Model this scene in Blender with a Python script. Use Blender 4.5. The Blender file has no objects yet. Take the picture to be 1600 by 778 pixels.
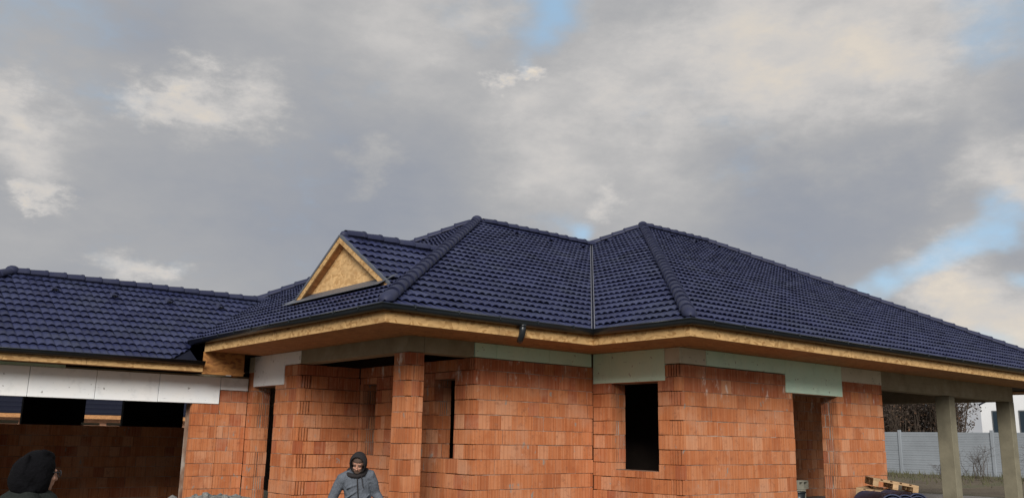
import bpy, bmesh, math, random
from mathutils import Vector, Matrix
random.seed(7)
R = math.radians
scene = bpy.context.scene
COL = scene.collection

# ------------------------------------------------------------------ camera
FPX, PSI, PIT, ROLL, CAMH = 1380.1, 0.8743, 0.2124, 0.0165, 1.3174
fw = Vector((math.cos(PSI)*math.cos(PIT), math.sin(PSI)*math.cos(PIT), math.sin(PIT)))
rt0 = Vector((math.sin(PSI), -math.cos(PSI), 0)); up0 = rt0.cross(fw)
rt = math.cos(ROLL)*rt0 + math.sin(ROLL)*up0
up = -math.sin(ROLL)*rt0 + math.cos(ROLL)*up0
EYE = Vector((0, 0, CAMH))
cd = bpy.data.cameras.new('camera'); cam = bpy.data.objects.new('camera', cd); COL.objects.link(cam)
cd.sensor_width = 36; cd.sensor_fit = 'HORIZONTAL'; cd.lens = FPX*36/1600; cd.clip_end = 3000; cd.clip_start = .05
cam.matrix_world = Matrix(((rt.x, up.x, -fw.x, 0), (rt.y, up.y, -fw.y, 0), (rt.z, up.z, -fw.z, CAMH), (0, 0, 0, 1)))
scene.camera = cam

def view_dir(u, v):
    return (fw + rt*((u-800)/FPX) - up*((v-389)/FPX)).normalized()

# ------------------------------------------------------------------ sky, sun, exposure
SUN_EL, SUN_AZ = R(26), R(-132)          # azimuth as atan2(y, x) of the direction towards the sun
sun_dir = Vector((math.cos(SUN_EL)*math.cos(SUN_AZ), math.cos(SUN_EL)*math.sin(SUN_AZ), math.sin(SUN_EL)))
w = bpy.data.worlds.new('World'); scene.world = w; w.use_nodes = True
nt = w.node_tree; nt.nodes.clear()
def N(tree, t, **kw):
    n = tree.nodes.new(t)
    for k, v in kw.items(): setattr(n, k, v)
    return n
out = N(nt, 'ShaderNodeOutputWorld'); bg = N(nt, 'ShaderNodeBackground'); nt.links.new(bg.outputs[0], out.inputs[0])
sky = N(nt, 'ShaderNodeTexSky', sky_type='NISHITA', sun_disc=False); sky.sun_elevation = SUN_EL; sky.sun_rotation = math.pi/2-SUN_AZ
sky.air_density = 1.0; sky.dust_density = .6; sky.ozone_density = 1.6
tc = N(nt, 'ShaderNodeTexCoord')
def wmath(op, a, b=None, c=None, clamp=False):
    n = N(nt, 'ShaderNodeMath', operation=op, use_clamp=clamp)
    for i, x in enumerate((a, b, c)):
        if x is None: continue
        if isinstance(x, (int, float)): n.inputs[i].default_value = x
        else: nt.links.new(x, n.inputs[i])
    return n.outputs[0]
def wvec(op, a, b=None, s=None):
    n = N(nt, 'ShaderNodeVectorMath', operation=op)
    for i, x in enumerate((a, b)):
        if x is None: continue
        if isinstance(x, (tuple, Vector)): n.inputs[i].default_value = x
        else: nt.links.new(x, n.inputs[i])
    if s is not None: n.inputs['Scale'].default_value = s
    return n
def wnoise(vec, scale, detail=6, rough=.55, col=False):
    n = N(nt, 'ShaderNodeTexNoise'); n.inputs['Scale'].default_value = scale; n.inputs['Detail'].default_value = detail; n.inputs['Roughness'].default_value = rough
    nt.links.new(vec, n.inputs['Vector']); return n.outputs['Color'] if col else n.outputs['Fac']
D = tc.outputs['Generated']
stretch = wvec('MULTIPLY', D, (1, 1, 2.0)).outputs[0]
n_big = wnoise(stretch, 2.6, 7, .55)
n_mid = wnoise(stretch, 6.5, 8, .58)
n_fine = wnoise(stretch, 17, 6, .6)
wc = wnoise(stretch, 8.0, 8, .66, col=True)
warp = wvec('SCALE', wvec('SUBTRACT', wc, (.5, .5, .5)).outputs[0], s=.17).outputs[0]
DW = wvec('ADD', D, warp).outputs[0]
wc2 = wnoise(stretch, 4.0, 5, .5, col=True)
DW2 = wvec('ADD', D, wvec('SCALE', wvec('SUBTRACT', wc2, (.5, .5, .5)).outputs[0], s=.11).outputs[0]).outputs[0]
def blob(u, v, r, wt, vec=None):
    d = wvec('DISTANCE', vec or DW, view_dir(u, v)).outputs['Value']
    m = N(nt, 'ShaderNodeMapRange', interpolation_type='SMOOTHSTEP')
    nt.links.new(d, m.inputs[0]); m.inputs[1].default_value = r/FPX*1.25; m.inputs[2].default_value = 0
    m.inputs[3].default_value = 0; m.inputs[4].default_value = wt
    return m.outputs[0]
def total(lst, vec=None):
    acc = None
    for b in lst:
        s = blob(*b, vec=vec); acc = s if acc is None else wmath('ADD', acc, s)
    return acc
bright_pts = [(225,155,45,.34),(285,135,50,.30),(330,170,60,.28),(400,175,62,.28),(460,185,40,.14),(575,245,45,.22),(30,195,80,.16),(85,225,70,.15),(40,292,32,.34),(95,292,32,.28),(10,160,50,.16),
    (790,124,30,.42),(838,106,28,.42),(1060,190,200,.20),(1180,70,200,.14),(1320,110,190,.16),(1440,80,130,.22),(1280,190,160,.10),(960,120,140,.14),(820,200,110,.18),(1565,255,80,.30),
    (1440,450,70,.30),(1530,475,90,.32),(650,60,150,.16),(760,40,90,.12),(200,422,45,.30),(245,430,35,.2),(930,325,35,.2),(1580,560,80,.3),(860,300,110,.14)]
blue_pts = [(850,35,60,.30),(812,85,34,.34),(895,0,60,.26),(1350,447,26,.28),(1385,435,30,.33),(1420,418,34,.33),(1460,400,38,.33),(1500,380,42,.33),(1545,355,46,.33),(1590,330,50,.32),(895,358,30,.30),(50,20,140,.12),(130,120,100,.10),(1600,440,30,.2),(1545,560,60,.2),(1590,20,100,.2),(1500,20,60,.12)]
dark_pts = [(500,340,230,.13),(1230,345,180,.20),(150,60,160,.12),(280,60,130,.06),(1600,180,70,.16),(330,290,150,.10),(620,320,150,.10),(1590,390,50,.2),(1400,290,130,.16),(160,370,120,.06),(1450,210,80,.08)]
bright = total(bright_pts); blue = total(blue_pts, DW2); dark = total(dark_pts, DW2)
# cloud tone: noise billows plus the big lit and shaded banks
tone = wmath('ADD', wmath('MULTIPLY_ADD', n_big, .50, .035), wmath('ADD', wmath('MULTIPLY', n_mid, .30), wmath('MULTIPLY', n_fine, .12)))
n_puff = wnoise(stretch, 12, 8, .6)
puff = N(nt, 'ShaderNodeMapRange', interpolation_type='SMOOTHSTEP'); nt.links.new(n_puff, puff.inputs[0]); puff.inputs[1].default_value = .36; puff.inputs[2].default_value = .62; puff.inputs[3].default_value = .78; puff.inputs[4].default_value = 1.18
tone = wmath('SUBTRACT', wmath('MULTIPLY_ADD', bright, puff.outputs[0], tone), dark)
ramp = N(nt, 'ShaderNodeValToRGB'); nt.links.new(tone, ramp.inputs[0])
cr = ramp.color_ramp; cr.interpolation = 'B_SPLINE'
cr.elements[0].position = .10; cr.elements[0].color = (.25, .285, .36, 1)
cr.elements[1].position = 1.0; cr.elements[1].color = (.80, .72, .62, 1)
for ps, c in ((.30, (.33, .348, .39, 1)), (.46, (.39, .396, .412, 1)), (.60, (.48, .475, .475, 1)), (.74, (.62, .60, .585, 1)), (.86, (.68, .62, .545, 1))):
    e = cr.elements.new(ps); e.color = c
cov = N(nt, 'ShaderNodeMapRange', interpolation_type='SMOOTHSTEP')
cv = wmath('SUBTRACT', wmath('ADD', wmath('MULTIPLY', n_mid, .7), wmath('MULTIPLY', n_fine, .3)), blue)
nt.links.new(cv, cov.inputs[0]); cov.inputs[1].default_value = -.02; cov.inputs[2].default_value = .46
skys = wvec('SCALE', sky.outputs[0], s=.115).outputs[0]
skyw = N(nt, 'ShaderNodeMixRGB'); skyw.inputs[0].default_value = .6; nt.links.new(skys, skyw.inputs[1]); skyw.inputs[2].default_value = (.44, .66, .86, 1)
mix = N(nt, 'ShaderNodeMixRGB'); nt.links.new(cov.outputs[0], mix.inputs[0]); nt.links.new(skyw.outputs[0], mix.inputs[1]); nt.links.new(ramp.outputs[0], mix.inputs[2])
nt.links.new(mix.outputs[0], bg.inputs[0]); bg.inputs[1].default_value = 1.0
sl = bpy.data.lights.new('sun', 'SUN'); sl.energy = 3.9; sl.angle = R(26); sl.color = (1, .95, .89)
so = bpy.data.objects.new('sun', sl); COL.objects.link(so); so.rotation_euler = (-sun_dir).to_track_quat('-Z', 'Y').to_euler(); so.location = sun_dir*60
scene.view_settings.view_transform = 'Standard'; scene.view_settings.look = 'None'; scene.view_settings.exposure = 0; scene.view_settings.gamma = 1

# ------------------------------------------------------------------ measured sizes (metres)
X1, Y1, X2, Y2, OV, ZF = 6.710, 10.833, 10.932, 8.715, 1.243, 2.951
W, S1, RW, RS = X1+OV, Y1+OV, X2+OV, Y2+OV        # wall planes
XP, YB, YW, XE = 9.297, 15.85, 18.20, 19.162
FM = .150; EV = .085; ZE = 3.195; TAN = .5235
D1, D2, L2 = 14.074, 16.311, 2.985
H1, H2 = D1/2, D2/2
E1 = Vector((X1-EV, Y1-EV)); E2 = Vector((X2-EV, Y2-EV)); X3 = E2.x+D2+L2
COURSE = .25
GZ = -.5

# ------------------------------------------------------------------ helpers
def link(o, parent=None):
    COL.objects.link(o)
    if parent is not None:
        o.parent = parent
        if parent.type == 'EMPTY': o.matrix_parent_inverse = Matrix.Translation(-Vector(parent.location)) if not any(parent.rotation_euler) else (Matrix.Translation(Vector(parent.location)) @ parent.rotation_euler.to_matrix().to_4x4()).inverted()
    return o
def obj(name, bm, mat, parent=None, smooth=False, kind=None, label=None):
    me = bpy.data.meshes.new(name)
    if isinstance(bm, tuple): me.from_pydata(*bm)
    else:
        bm.to_mesh(me); bm.free()
    me.materials.append(mat)
    if smooth:
        for p in me.polygons: p.use_smooth = True
    o = bpy.data.objects.new(name, me)
    if kind: o['kind'] = kind
    if label: o['label'] = label
    return link(o, parent)
def tag(o, label, cat, group=None):
    o['label'] = label; o['category'] = cat
    if group: o['group'] = group
    return o
def empty(name, loc, rz=0):
    o = bpy.data.objects.new(name, None); o.location = loc; o.rotation_euler = (0, 0, rz); o.empty_display_size = .2
    COL.objects.link(o); return o
def box(bm, a, b):
    a = Vector(a); b = Vector(b)
    v = [bm.verts.new((x, y, z)) for x in (a.x, b.x) for y in (a.y, b.y) for z in (a.z, b.z)]
    for f in ((0,1,3,2),(4,6,7,5),(0,4,5,1),(2,3,7,6),(0,2,6,4),(1,5,7,3)): bm.faces.new([v[i] for i in f])
    return v
def boxo(name, a, b, mat, parent=None, bev=0, **k):
    bm = bmesh.new(); a = Vector(a); b = Vector(b)
    lo = Vector([min(a[i], b[i]) for i in range(3)]); hi = Vector([max(a[i], b[i]) for i in range(3)])
    box(bm, lo, hi)
    if bev: bmesh.ops.bevel(bm, geom=bm.edges[:], offset=bev, segments=1, affect='EDGES')
    return obj(name, bm, mat, parent, **k)
def prism(bm, poly, vec):
    """closed prism: polygon (3-D points) extruded along vec"""
    a = [bm.verts.new(p) for p in poly]; b = [bm.verts.new(Vector(p)+Vector(vec)) for p in poly]
    bm.faces.new(a[::-1]); bm.faces.new(b)
    n = len(a)
    for i in range(n): bm.faces.new((a[i], a[(i+1) % n], b[(i+1) % n], b[i]))
    bmesh.ops.recalc_face_normals(bm, faces=bm.faces[:])
def tube(bm, pts, rad, seg=10, ry=None, cap=True, upv=(0, 0, 1)):
    """tapered tube through pts; rad / ry per point (elliptic); rounded ends"""
    pts = [Vector(p) for p in pts]; n = len(pts); ry = ry or rad
    rings = []
    P = []; RA = []; RB = []
    if cap:
        d = (pts[0]-pts[1]).normalized()
        for t in (.95, .6): P.append(pts[0]+d*rad[0]*t); k = math.sqrt(1-t*t); RA.append(rad[0]*k); RB.append(ry[0]*k)
    P += pts; RA += list(rad); RB += list(ry)
    if cap:
        d = (pts[-1]-pts[-2]).normalized()
        for t in (.6, .95): P.append(pts[-1]+d*rad[-1]*t); k = math.sqrt(1-t*t); RA.append(rad[-1]*k); RB.append(ry[-1]*k)
    U = Vector(upv); side = None
    for i in range(len(P)):
        t = (P[min(i+1, len(P)-1)]-P[max(i-1, 0)]).normalized()
        if side is None:
            side = t.cross(U)
            if side.length < 1e-3: side = t.cross(Vector((0, 1, 0)))
        side = (side-t*side.dot(t)).normalized(); bn = t.cross(side)
        rings.append([bm.verts.new(P[i]+side*RA[i]*math.cos(2*math.pi*k/seg)+bn*RB[i]*math.sin(2*math.pi*k/seg)) for k in range(seg)])
    for a, b in zip(rings, rings[1:]):
        for k in range(seg): bm.faces.new((a[k], a[(k+1) % seg], b[(k+1) % seg], b[k]))
    bm.faces.new(rings[0][::-1]); bm.faces.new(rings[-1])

# ------------------------------------------------------------------ materials
class M:
    def __init__(s, name, rough=.8):
        s.m = bpy.data.materials.new(name); s.m.use_nodes = True; s.t = s.m.node_tree
        s.b = s.t.nodes['Principled BSDF']; s.b.inputs['Roughness'].default_value = rough
    def n(s, t, **kw): return N(s.t, t, **kw)
    def l(s, a, b): s.t.links.new(a, b)
    def math(s, op, a, b=None, clamp=False):
        n = s.n('ShaderNodeMath', operation=op, use_clamp=clamp)
        for i, x in enumerate((a, b)):
            if x is None: continue
            if isinstance(x, (int, float)): n.inputs[i].default_value = x
            else: s.l(x, n.inputs[i])
        return n.outputs[0]
    def pos(s): return s.n('ShaderNodeNewGeometry').outputs['Position']
    def noise(s, vec, scale, detail=4, rough=.55, col=False):
        n = s.n('ShaderNodeTexNoise'); n.inputs['Scale'].default_value = scale; n.inputs['Detail'].default_value = detail; n.inputs['Roughness'].default_value = rough
        s.l(vec, n.inputs['Vector']); return n.outputs['Color' if col else 'Fac']
    def scalev(s, vec, sc):
        n = s.n('ShaderNodeVectorMath', operation='MULTIPLY'); s.l(vec, n.inputs[0]); n.inputs[1].default_value = sc; return n.outputs[0]
    def ramp(s, fac, stops, interp='LINEAR'):
        r = s.n('ShaderNodeValToRGB'); r.color_ramp.interpolation = interp; e = r.color_ramp.elements
        while len(e) < len(stops): e.new(.5)
        for el, (p, c) in zip(e, stops): el.position = p; el.color = (*c, 1) if len(c) == 3 else c
        s.l(fac, r.inputs[0]); return r.outputs[0]
    def mix(s, f, a, b, mode='MIX'):
        n = s.n('ShaderNodeMixRGB', blend_type=mode)
        for i, x in enumerate((f, a, b)):
            if isinstance(x, (int, float)): n.inputs[i].default_value = x
            elif isinstance(x, tuple): n.inputs[i].default_value = (*x, 1)
            else: s.l(x, n.inputs[i])
        return n.outputs[0]
    def rng(s, v, a, b, c=0., d=1., smooth=True):
        n = s.n('ShaderNodeMapRange', interpolation_type='SMOOTHSTEP' if smooth else 'LINEAR'); s.l(v, n.inputs[0])
        for i, x in enumerate((a, b, c, d)): n.inputs[i+1].default_value = x
        return n.outputs[0]
    def color(s, c):
        if isinstance(c, tuple): s.b.inputs['Base Color'].default_value = (*c, 1)
        else: s.l(c, s.b.inputs['Base Color'])
        return s
    def bump(s, h, strength=.4, dist=.01):
        n = s.n('ShaderNodeBump'); n.inputs['Strength'].default_value = strength; n.inputs['Distance'].default_value = dist
        s.l(h, n.inputs['Height']); s.l(n.outputs[0], s.b.inputs['Normal']); return s
    def rand(s):
        """one random number for each piece, whether it is its own object or joined"""
        o = s.n('ShaderNodeObjectInfo').outputs['Random']
        a = s.n('ShaderNodeAttribute', attribute_name='rnd').outputs['Fac']
        return s.math('FRACT', s.math('ADD', o, a))

def simple(name, c, rough=.8, var=.15, scale=6, bump=.2, bscale=40, spec=None, detail=5):
    m = M(name, rough); p = m.pos()
    n = m.noise(p, scale, detail, .6)
    lo = tuple(x*(1-var) for x in c); hi = tuple(min(1, x*(1+var)) for x in c)
    m.color(m.ramp(n, [(.25, lo), (.75, hi)]))
    if bump: m.bump(m.noise(p, bscale, 4), bump, .01)
    if spec is not None: m.b.inputs['Specular IOR Level'].default_value = spec
    return m.m

def make_brick(name, stops):
    m = M(name, .88); p = m.pos(); r = m.rand()
    col = m.ramp(r, stops)
    sp = m.n('ShaderNodeSeparateXYZ'); m.l(p, sp.inputs[0])
    s_ = m.math('ADD', sp.outputs[0], sp.outputs[1])
    # extruded block faces: fine vertical score lines and a few stronger ones
    comb = m.n('ShaderNodeCombineXYZ'); m.l(s_, comb.inputs[0]); m.l(m.math('MULTIPLY', r, 37), comb.inputs[1])
    streak = m.noise(m.scalev(comb.outputs[0], (28, 1, 1)), 1.0, 3, .6)
    fr = m.math('FRACT', m.math('ADD', m.math('MULTIPLY', s_, 12.0), r))
    line = m.rng(m.math('ABSOLUTE', m.math('SUBTRACT', fr, .5)), .44, .5)
    fr2 = m.math('FRACT', m.math('MULTIPLY', s_, 80))
    fine = m.math('ABSOLUTE', m.math('SUBTRACT', fr2, .5))
    col = m.mix(m.rng(streak, .38, .75, 0, .45), col, (.56, .28, .16))
    col = m.mix(m.rng(streak, .30, .46, .45, 0), col, (.30, .085, .030))
    col = m.mix(m.math('MULTIPLY', line, .55), col, (.20, .062, .028))
    patch = m.noise(p, 1.5, 5, .62)
    col = m.mix(m.rng(patch, .50, .68, 0, .5), col, (.47, .25, .155))
    col = m.mix(m.rng(patch, .32, .48, .55, 0), col, (.34, .095, .032))
    dirt = m.noise(p, 9, 6, .7)
    col = m.mix(m.rng(dirt, .52, .74, 0, .62), col, (.22, .085, .045))
    # mortar droppings and lime bloom
    grey = m.noise(m.scalev(p, (1, 1, .55)), 5.1, 4, .6)
    col = m.mix(m.rng(grey, .665, .70, 0, .8), col, (.25, .235, .21))
    chalk = m.noise(m.scalev(p, (1, 1, .8)), 3.3, 6, .72)
    col = m.mix(m.rng(chalk, .62, .72, 0, .42), col, (.56, .40, .31))
    lime = m.noise(m.scalev(p, (1, 1, .35)), 7.5, 6, .7)
    band = m.math('MULTIPLY', m.rng(sp.outputs[2], 2.05, 2.3), m.rng(m.noise(p, 1.6, 2), .45, .6))
    col = m.mix(m.math('MULTIPLY', band, m.rng(lime, .55, .66, 0, .85)), col, (.66, .56, .50))
    m.color(col)
    h = m.math('ADD', m.math('MULTIPLY', fine, .35), m.math('ADD', m.math('MULTIPLY', line, -.9), m.math('MULTIPLY', dirt, .6)))
    m.bump(h, .5, .006)
    m.b.inputs['Specular IOR Level'].default_value = .25
    return m.m
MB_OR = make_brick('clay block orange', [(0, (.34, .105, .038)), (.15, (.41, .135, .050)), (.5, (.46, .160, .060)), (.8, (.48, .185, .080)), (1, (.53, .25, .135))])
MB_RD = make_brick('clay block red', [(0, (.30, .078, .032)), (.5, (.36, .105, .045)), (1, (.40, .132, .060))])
m = M('mortar bed', .95); p = m.pos(); m.color(m.ramp(m.noise(p, 1.7, 5, .65), [(.38, (.16, .075, .045)), (.52, (.27, .18, .13)), (.64, (.38, .33, .29))])); M_MORTAR = m.m
m = M('roof tile navy', .46); p = m.pos(); r = m.rand()
c = m.ramp(r, [(0, (.018, .022, .060)), (.5, (.026, .032, .084)), (.9, (.032, .039, .095)), (1, (.042, .050, .108))])
c = m.mix(m.rng(m.noise(p, 1.3, 5, .6), .45, .7, 0, .5), c, (.036, .044, .074))
c = m.mix(m.rng(m.noise(p, 30, 3, .6), .55, .8, 0, .3), c, (.042, .048, .088))
m.color(c); m.bump(m.noise(p, 90, 3), .25, .004); m.b.inputs['Specular IOR Level'].default_value = .22; M_TILE = m.m
m = M('ridge cap navy', .6); p = m.pos(); r = m.rand()
c = m.ramp(r, [(0, (.019, .023, .054)), (1, (.028, .033, .070))])
c = m.mix(m.rng(m.noise(p, 6, 5, .6), .5, .75, 0, .5), c, (.042, .048, .072)); m.color(c); m.bump(m.noise(p, 80, 3), .3, .004); m.b.inputs['Specular IOR Level'].default_value = .25; M_CAP = m.m
M_DECK = simple('roof underlay', (.012, .014, .026), .85, spec=.1)
def osb(name, base, dark):
    m = M(name, .75); p = m.pos()
    v = m.n('ShaderNodeTexVoronoi'); v.inputs['Scale'].default_value = 12
    nz = m.noise(p, 3, 2, .5, True); ad = m.n('ShaderNodeVectorMath', operation='ADD'); m.l(m.scalev(p, (1, 1, 2.2)), ad.inputs[0]); m.l(m.scalev(nz, (.5, .5, .5)), ad.inputs[1])
    m.l(ad.outputs[0], v.inputs['Vector'])
    g = m.n('ShaderNodeSeparateXYZ'); m.l(v.outputs['Color'], g.inputs[0])
    c = m.ramp(g.outputs[0], [(0, dark), (.45, base), (1, tuple(min(1, x*1.22) for x in base))])
    c = m.mix(m.rng(m.noise(p, 1.7, 4, .6), .45, .7, 0, .35), c, tuple(x*.72 for x in base))
    m.color(c); m.bump(g.outputs[1], .3, .004); return m.m
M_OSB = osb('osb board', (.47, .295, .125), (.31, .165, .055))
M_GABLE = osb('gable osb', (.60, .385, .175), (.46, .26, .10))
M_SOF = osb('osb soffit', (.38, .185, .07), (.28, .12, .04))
M_PATCH = osb('dark brown osb', (.31, .14, .038), (.17, .062, .016))  # darker, browner tone than the fascia boards
M_GUT = simple('black gutter metal', (.013, .017, .021), .35, .2, 3, 0, spec=.5)
M_ZINC = simple('grey flashing', (.085, .095, .115), .45, .2, 3, .05)
M_VAL = simple('valley sheet', (.014, .016, .028), .7, .25, 4, .05, spec=.15)
M_VALE = simple('valley edge foam', (.19, .20, .24), .6, .3, 8, .1)
def foam(name, c, c2):
    m = M(name, .9); p = m.pos()
    col = m.ramp(m.noise(p, 1.8, 4, .6), [(.3, c), (.75, c2)])
    scr = m.noise(m.scalev(p, (2.2, 2.2, 22)), 2.0, 3, .6)
    col = m.mix(m.rng(scr, .63, .70, 0, .4), col, tuple(x*.45 for x in c))
    pit = m.noise(p, 11, 2, .5); col = m.mix(m.rng(pit, .70, .73, 0, .65), col, (.14, .13, .11))
    col = m.mix(m.rng(m.noise(p, 3.0, 6, .7), .52, .7, 0, .35), col, tuple(x*.66 for x in c))
    m.color(col); m.bump(m.noise(p, 70, 3), .2, .004); return m.m
M_FWHITE = foam('white insulation', (.80, .84, .87), (.86, .87, .86))
M_FMINT = foam('mint insulation', (.55, .78, .64), (.64, .79, .64))
M_FCREAM = foam('aged insulation', (.52, .50, .40), (.62, .59, .49))
m = M('grey concrete', .9); p = m.pos()
c = m.ramp(m.noise(p, 2.4, 6, .62), [(.25, (.20, .165, .11)), (.55, (.285, .245, .17)), (.8, (.36, .32, .24))])
c = m.mix(m.rng(m.noise(m.scalev(p, (.6, .6, 9)), 1.5, 3), .5, .8, 0, .4), c, (.13, .115, .065)); m.color(c); m.bump(m.noise(p, 25, 5), .4, .01); M_CONC = m.m
M_POST = simple('post concrete', (.185, .170, .120), .9, .25, 2.5, .35, 30)
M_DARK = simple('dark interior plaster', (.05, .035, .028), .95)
M_SHADE = simple('painted shade black', (.006, .006, .007), .9, spec=.1)  # near-black colour stands in for the shade of the room behind the wing
M_SLAB = simple('floor slab', (.22, .21, .20), .9, .25, 2)

# ------------------------------------------------------------------ setting: ground
def gz(x, y):
    d = math.hypot(x, y); t = min(1, max(0, (d-24)/26)); t = t*t*(3-2*t)
    return GZ+(.34)*t
bm = bmesh.new()
rad = [0, 3, 6, 9, 12, 15, 18, 21, 24, 28, 32, 36, 40, 44, 48, 52, 58, 66, 80, 110, 160, 260, 450, 900]
seg = 72; rings = []
for r_ in rad:
    if r_ == 0: rings.append([bm.verts.new((0, 0, GZ))]); continue
    rings.append([bm.verts.new((r_*math.cos(2*math.pi*k/seg), r_*math.sin(2*math.pi*k/seg), gz(r_, 0)+(random.uniform(-.035, .035) if r_ < 70 else 0))) for k in range(seg)])
for k in range(seg): bm.faces.new((rings[0][0], rings[1][k], rings[1][(k+1) % seg]))
for a, b in zip(rings[1:], rings[2:]):
    for k in range(seg): bm.faces.new((a[k], b[k], b[(k+1) % seg], a[(k+1) % seg]))
m = M('bare earth', .95); p = m.pos()
c = m.ramp(m.noise(p, .35, 7, .65), [(.3, (.075, .055, .035)), (.5, (.12, .095, .06)), (.62, (.085, .085, .04)), (.8, (.15, .125, .085))])
c = m.mix(m.rng(m.noise(p, 5, 5, .7), .5, .75, 0, .6), c, (.055, .042, .028)); m.color(c); m.bump(m.noise(p, 6, 6, .7), .8, .08)
g = obj('ground', bm, m.m, smooth=True); g['kind'] = 'structure'

# ------------------------------------------------------------------ the house
house = empty('brick_house', (12, 14, GZ))
tag(house, 'unfinished orange clay block bungalow with navy tiled hip roof and small gabled dormer', 'house')

# ---- plinth and slabs
for a, b in (((W+.02, S1+.02, GZ-.3), (RW+.5, 18.5, -.016)), ((RW+.02, RS+.02, GZ-.3), (26.6, 24.5, -.02)), ((.7, YW+.02, GZ-.3), (9.85, 24.2, -.46))): boxo('floor_slab', a, b, M_SLAB, house)
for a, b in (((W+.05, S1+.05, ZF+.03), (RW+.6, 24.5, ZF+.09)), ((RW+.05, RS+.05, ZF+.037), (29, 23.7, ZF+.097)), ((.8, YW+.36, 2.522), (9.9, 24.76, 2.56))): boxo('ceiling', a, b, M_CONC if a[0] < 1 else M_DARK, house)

# ---- walls of clay blocks
def brick_mesh(name, ribbed, mat):
    # unit block: x 0..1 along the wall, y 0..1 outwards, z 0..1 up
    bm = bmesh.new(); c = .022
    if ribbed:
        prof = [(0, 0), (0, .93)]
        n = 4
        for i in range(n):
            x0 = .04+i*.92/n; w_ = .92/n
            prof += [(x0, 1), (x0+w_*.58, 1), (x0+w_*.62, .14), (x0+w_*.96, .14)]
        prof += [(1, .93), (1, 0)]
    else: prof = [(0, 0), (0, 1-c), (c*.6, 1), (1-c*.6, 1), (1, 1-c), (1, 0)]
    lo = [bm.verts.new((x, y, 0)) for x, y in prof]; hi = [bm.verts.new((x, y, 1)) for x, y in prof]; k = len(prof)
    bm.faces.new(lo); bm.faces.new(hi[::-1])
    for i in range(k): bm.faces.new((lo[i], hi[i], hi[(i+1) % k], lo[(i+1) % k]))
    bmesh.ops.recalc_face_normals(bm, faces=bm.faces[:])
    me = bpy.data.meshes.new(name); bm.to_mesh(me); bm.free(); me.materials.append(mat); return me
UM = {(r, m): brick_mesh('block', r, MB_RD if m else MB_OR) for r in (0, 1) for m in (0, 1)}
UV = {r: ([v.co.copy() for v in UM[(r, 0)].vertices], [list(p.vertices) for p in UM[(r, 0)].polygons]) for r in (0, 1)}
BRICKS = []       # (score, wallobj, matrix, ribbed, red)
BD = .12
def frame_of(org, d):
    """matrix of a wall: x along d, y outwards (right-hand side of d), z up"""
    d = Vector((d[0], d[1], 0)).normalized(); n = Vector((d.y, -d.x, 0))
    return Matrix(((d.x, n.x, 0, org[0]), (d.y, n.y, 0, org[1]), (0, 0, 1, 0), (0, 0, 0, 1))), d, n
def sub(iv, a, b):
    o = []
    for s, e in iv:
        if b <= s or a >= e: o.append((s, e)); continue
        if a > s: o.append((s, a))
        if b < e: o.append((b, e))
    return o
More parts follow.
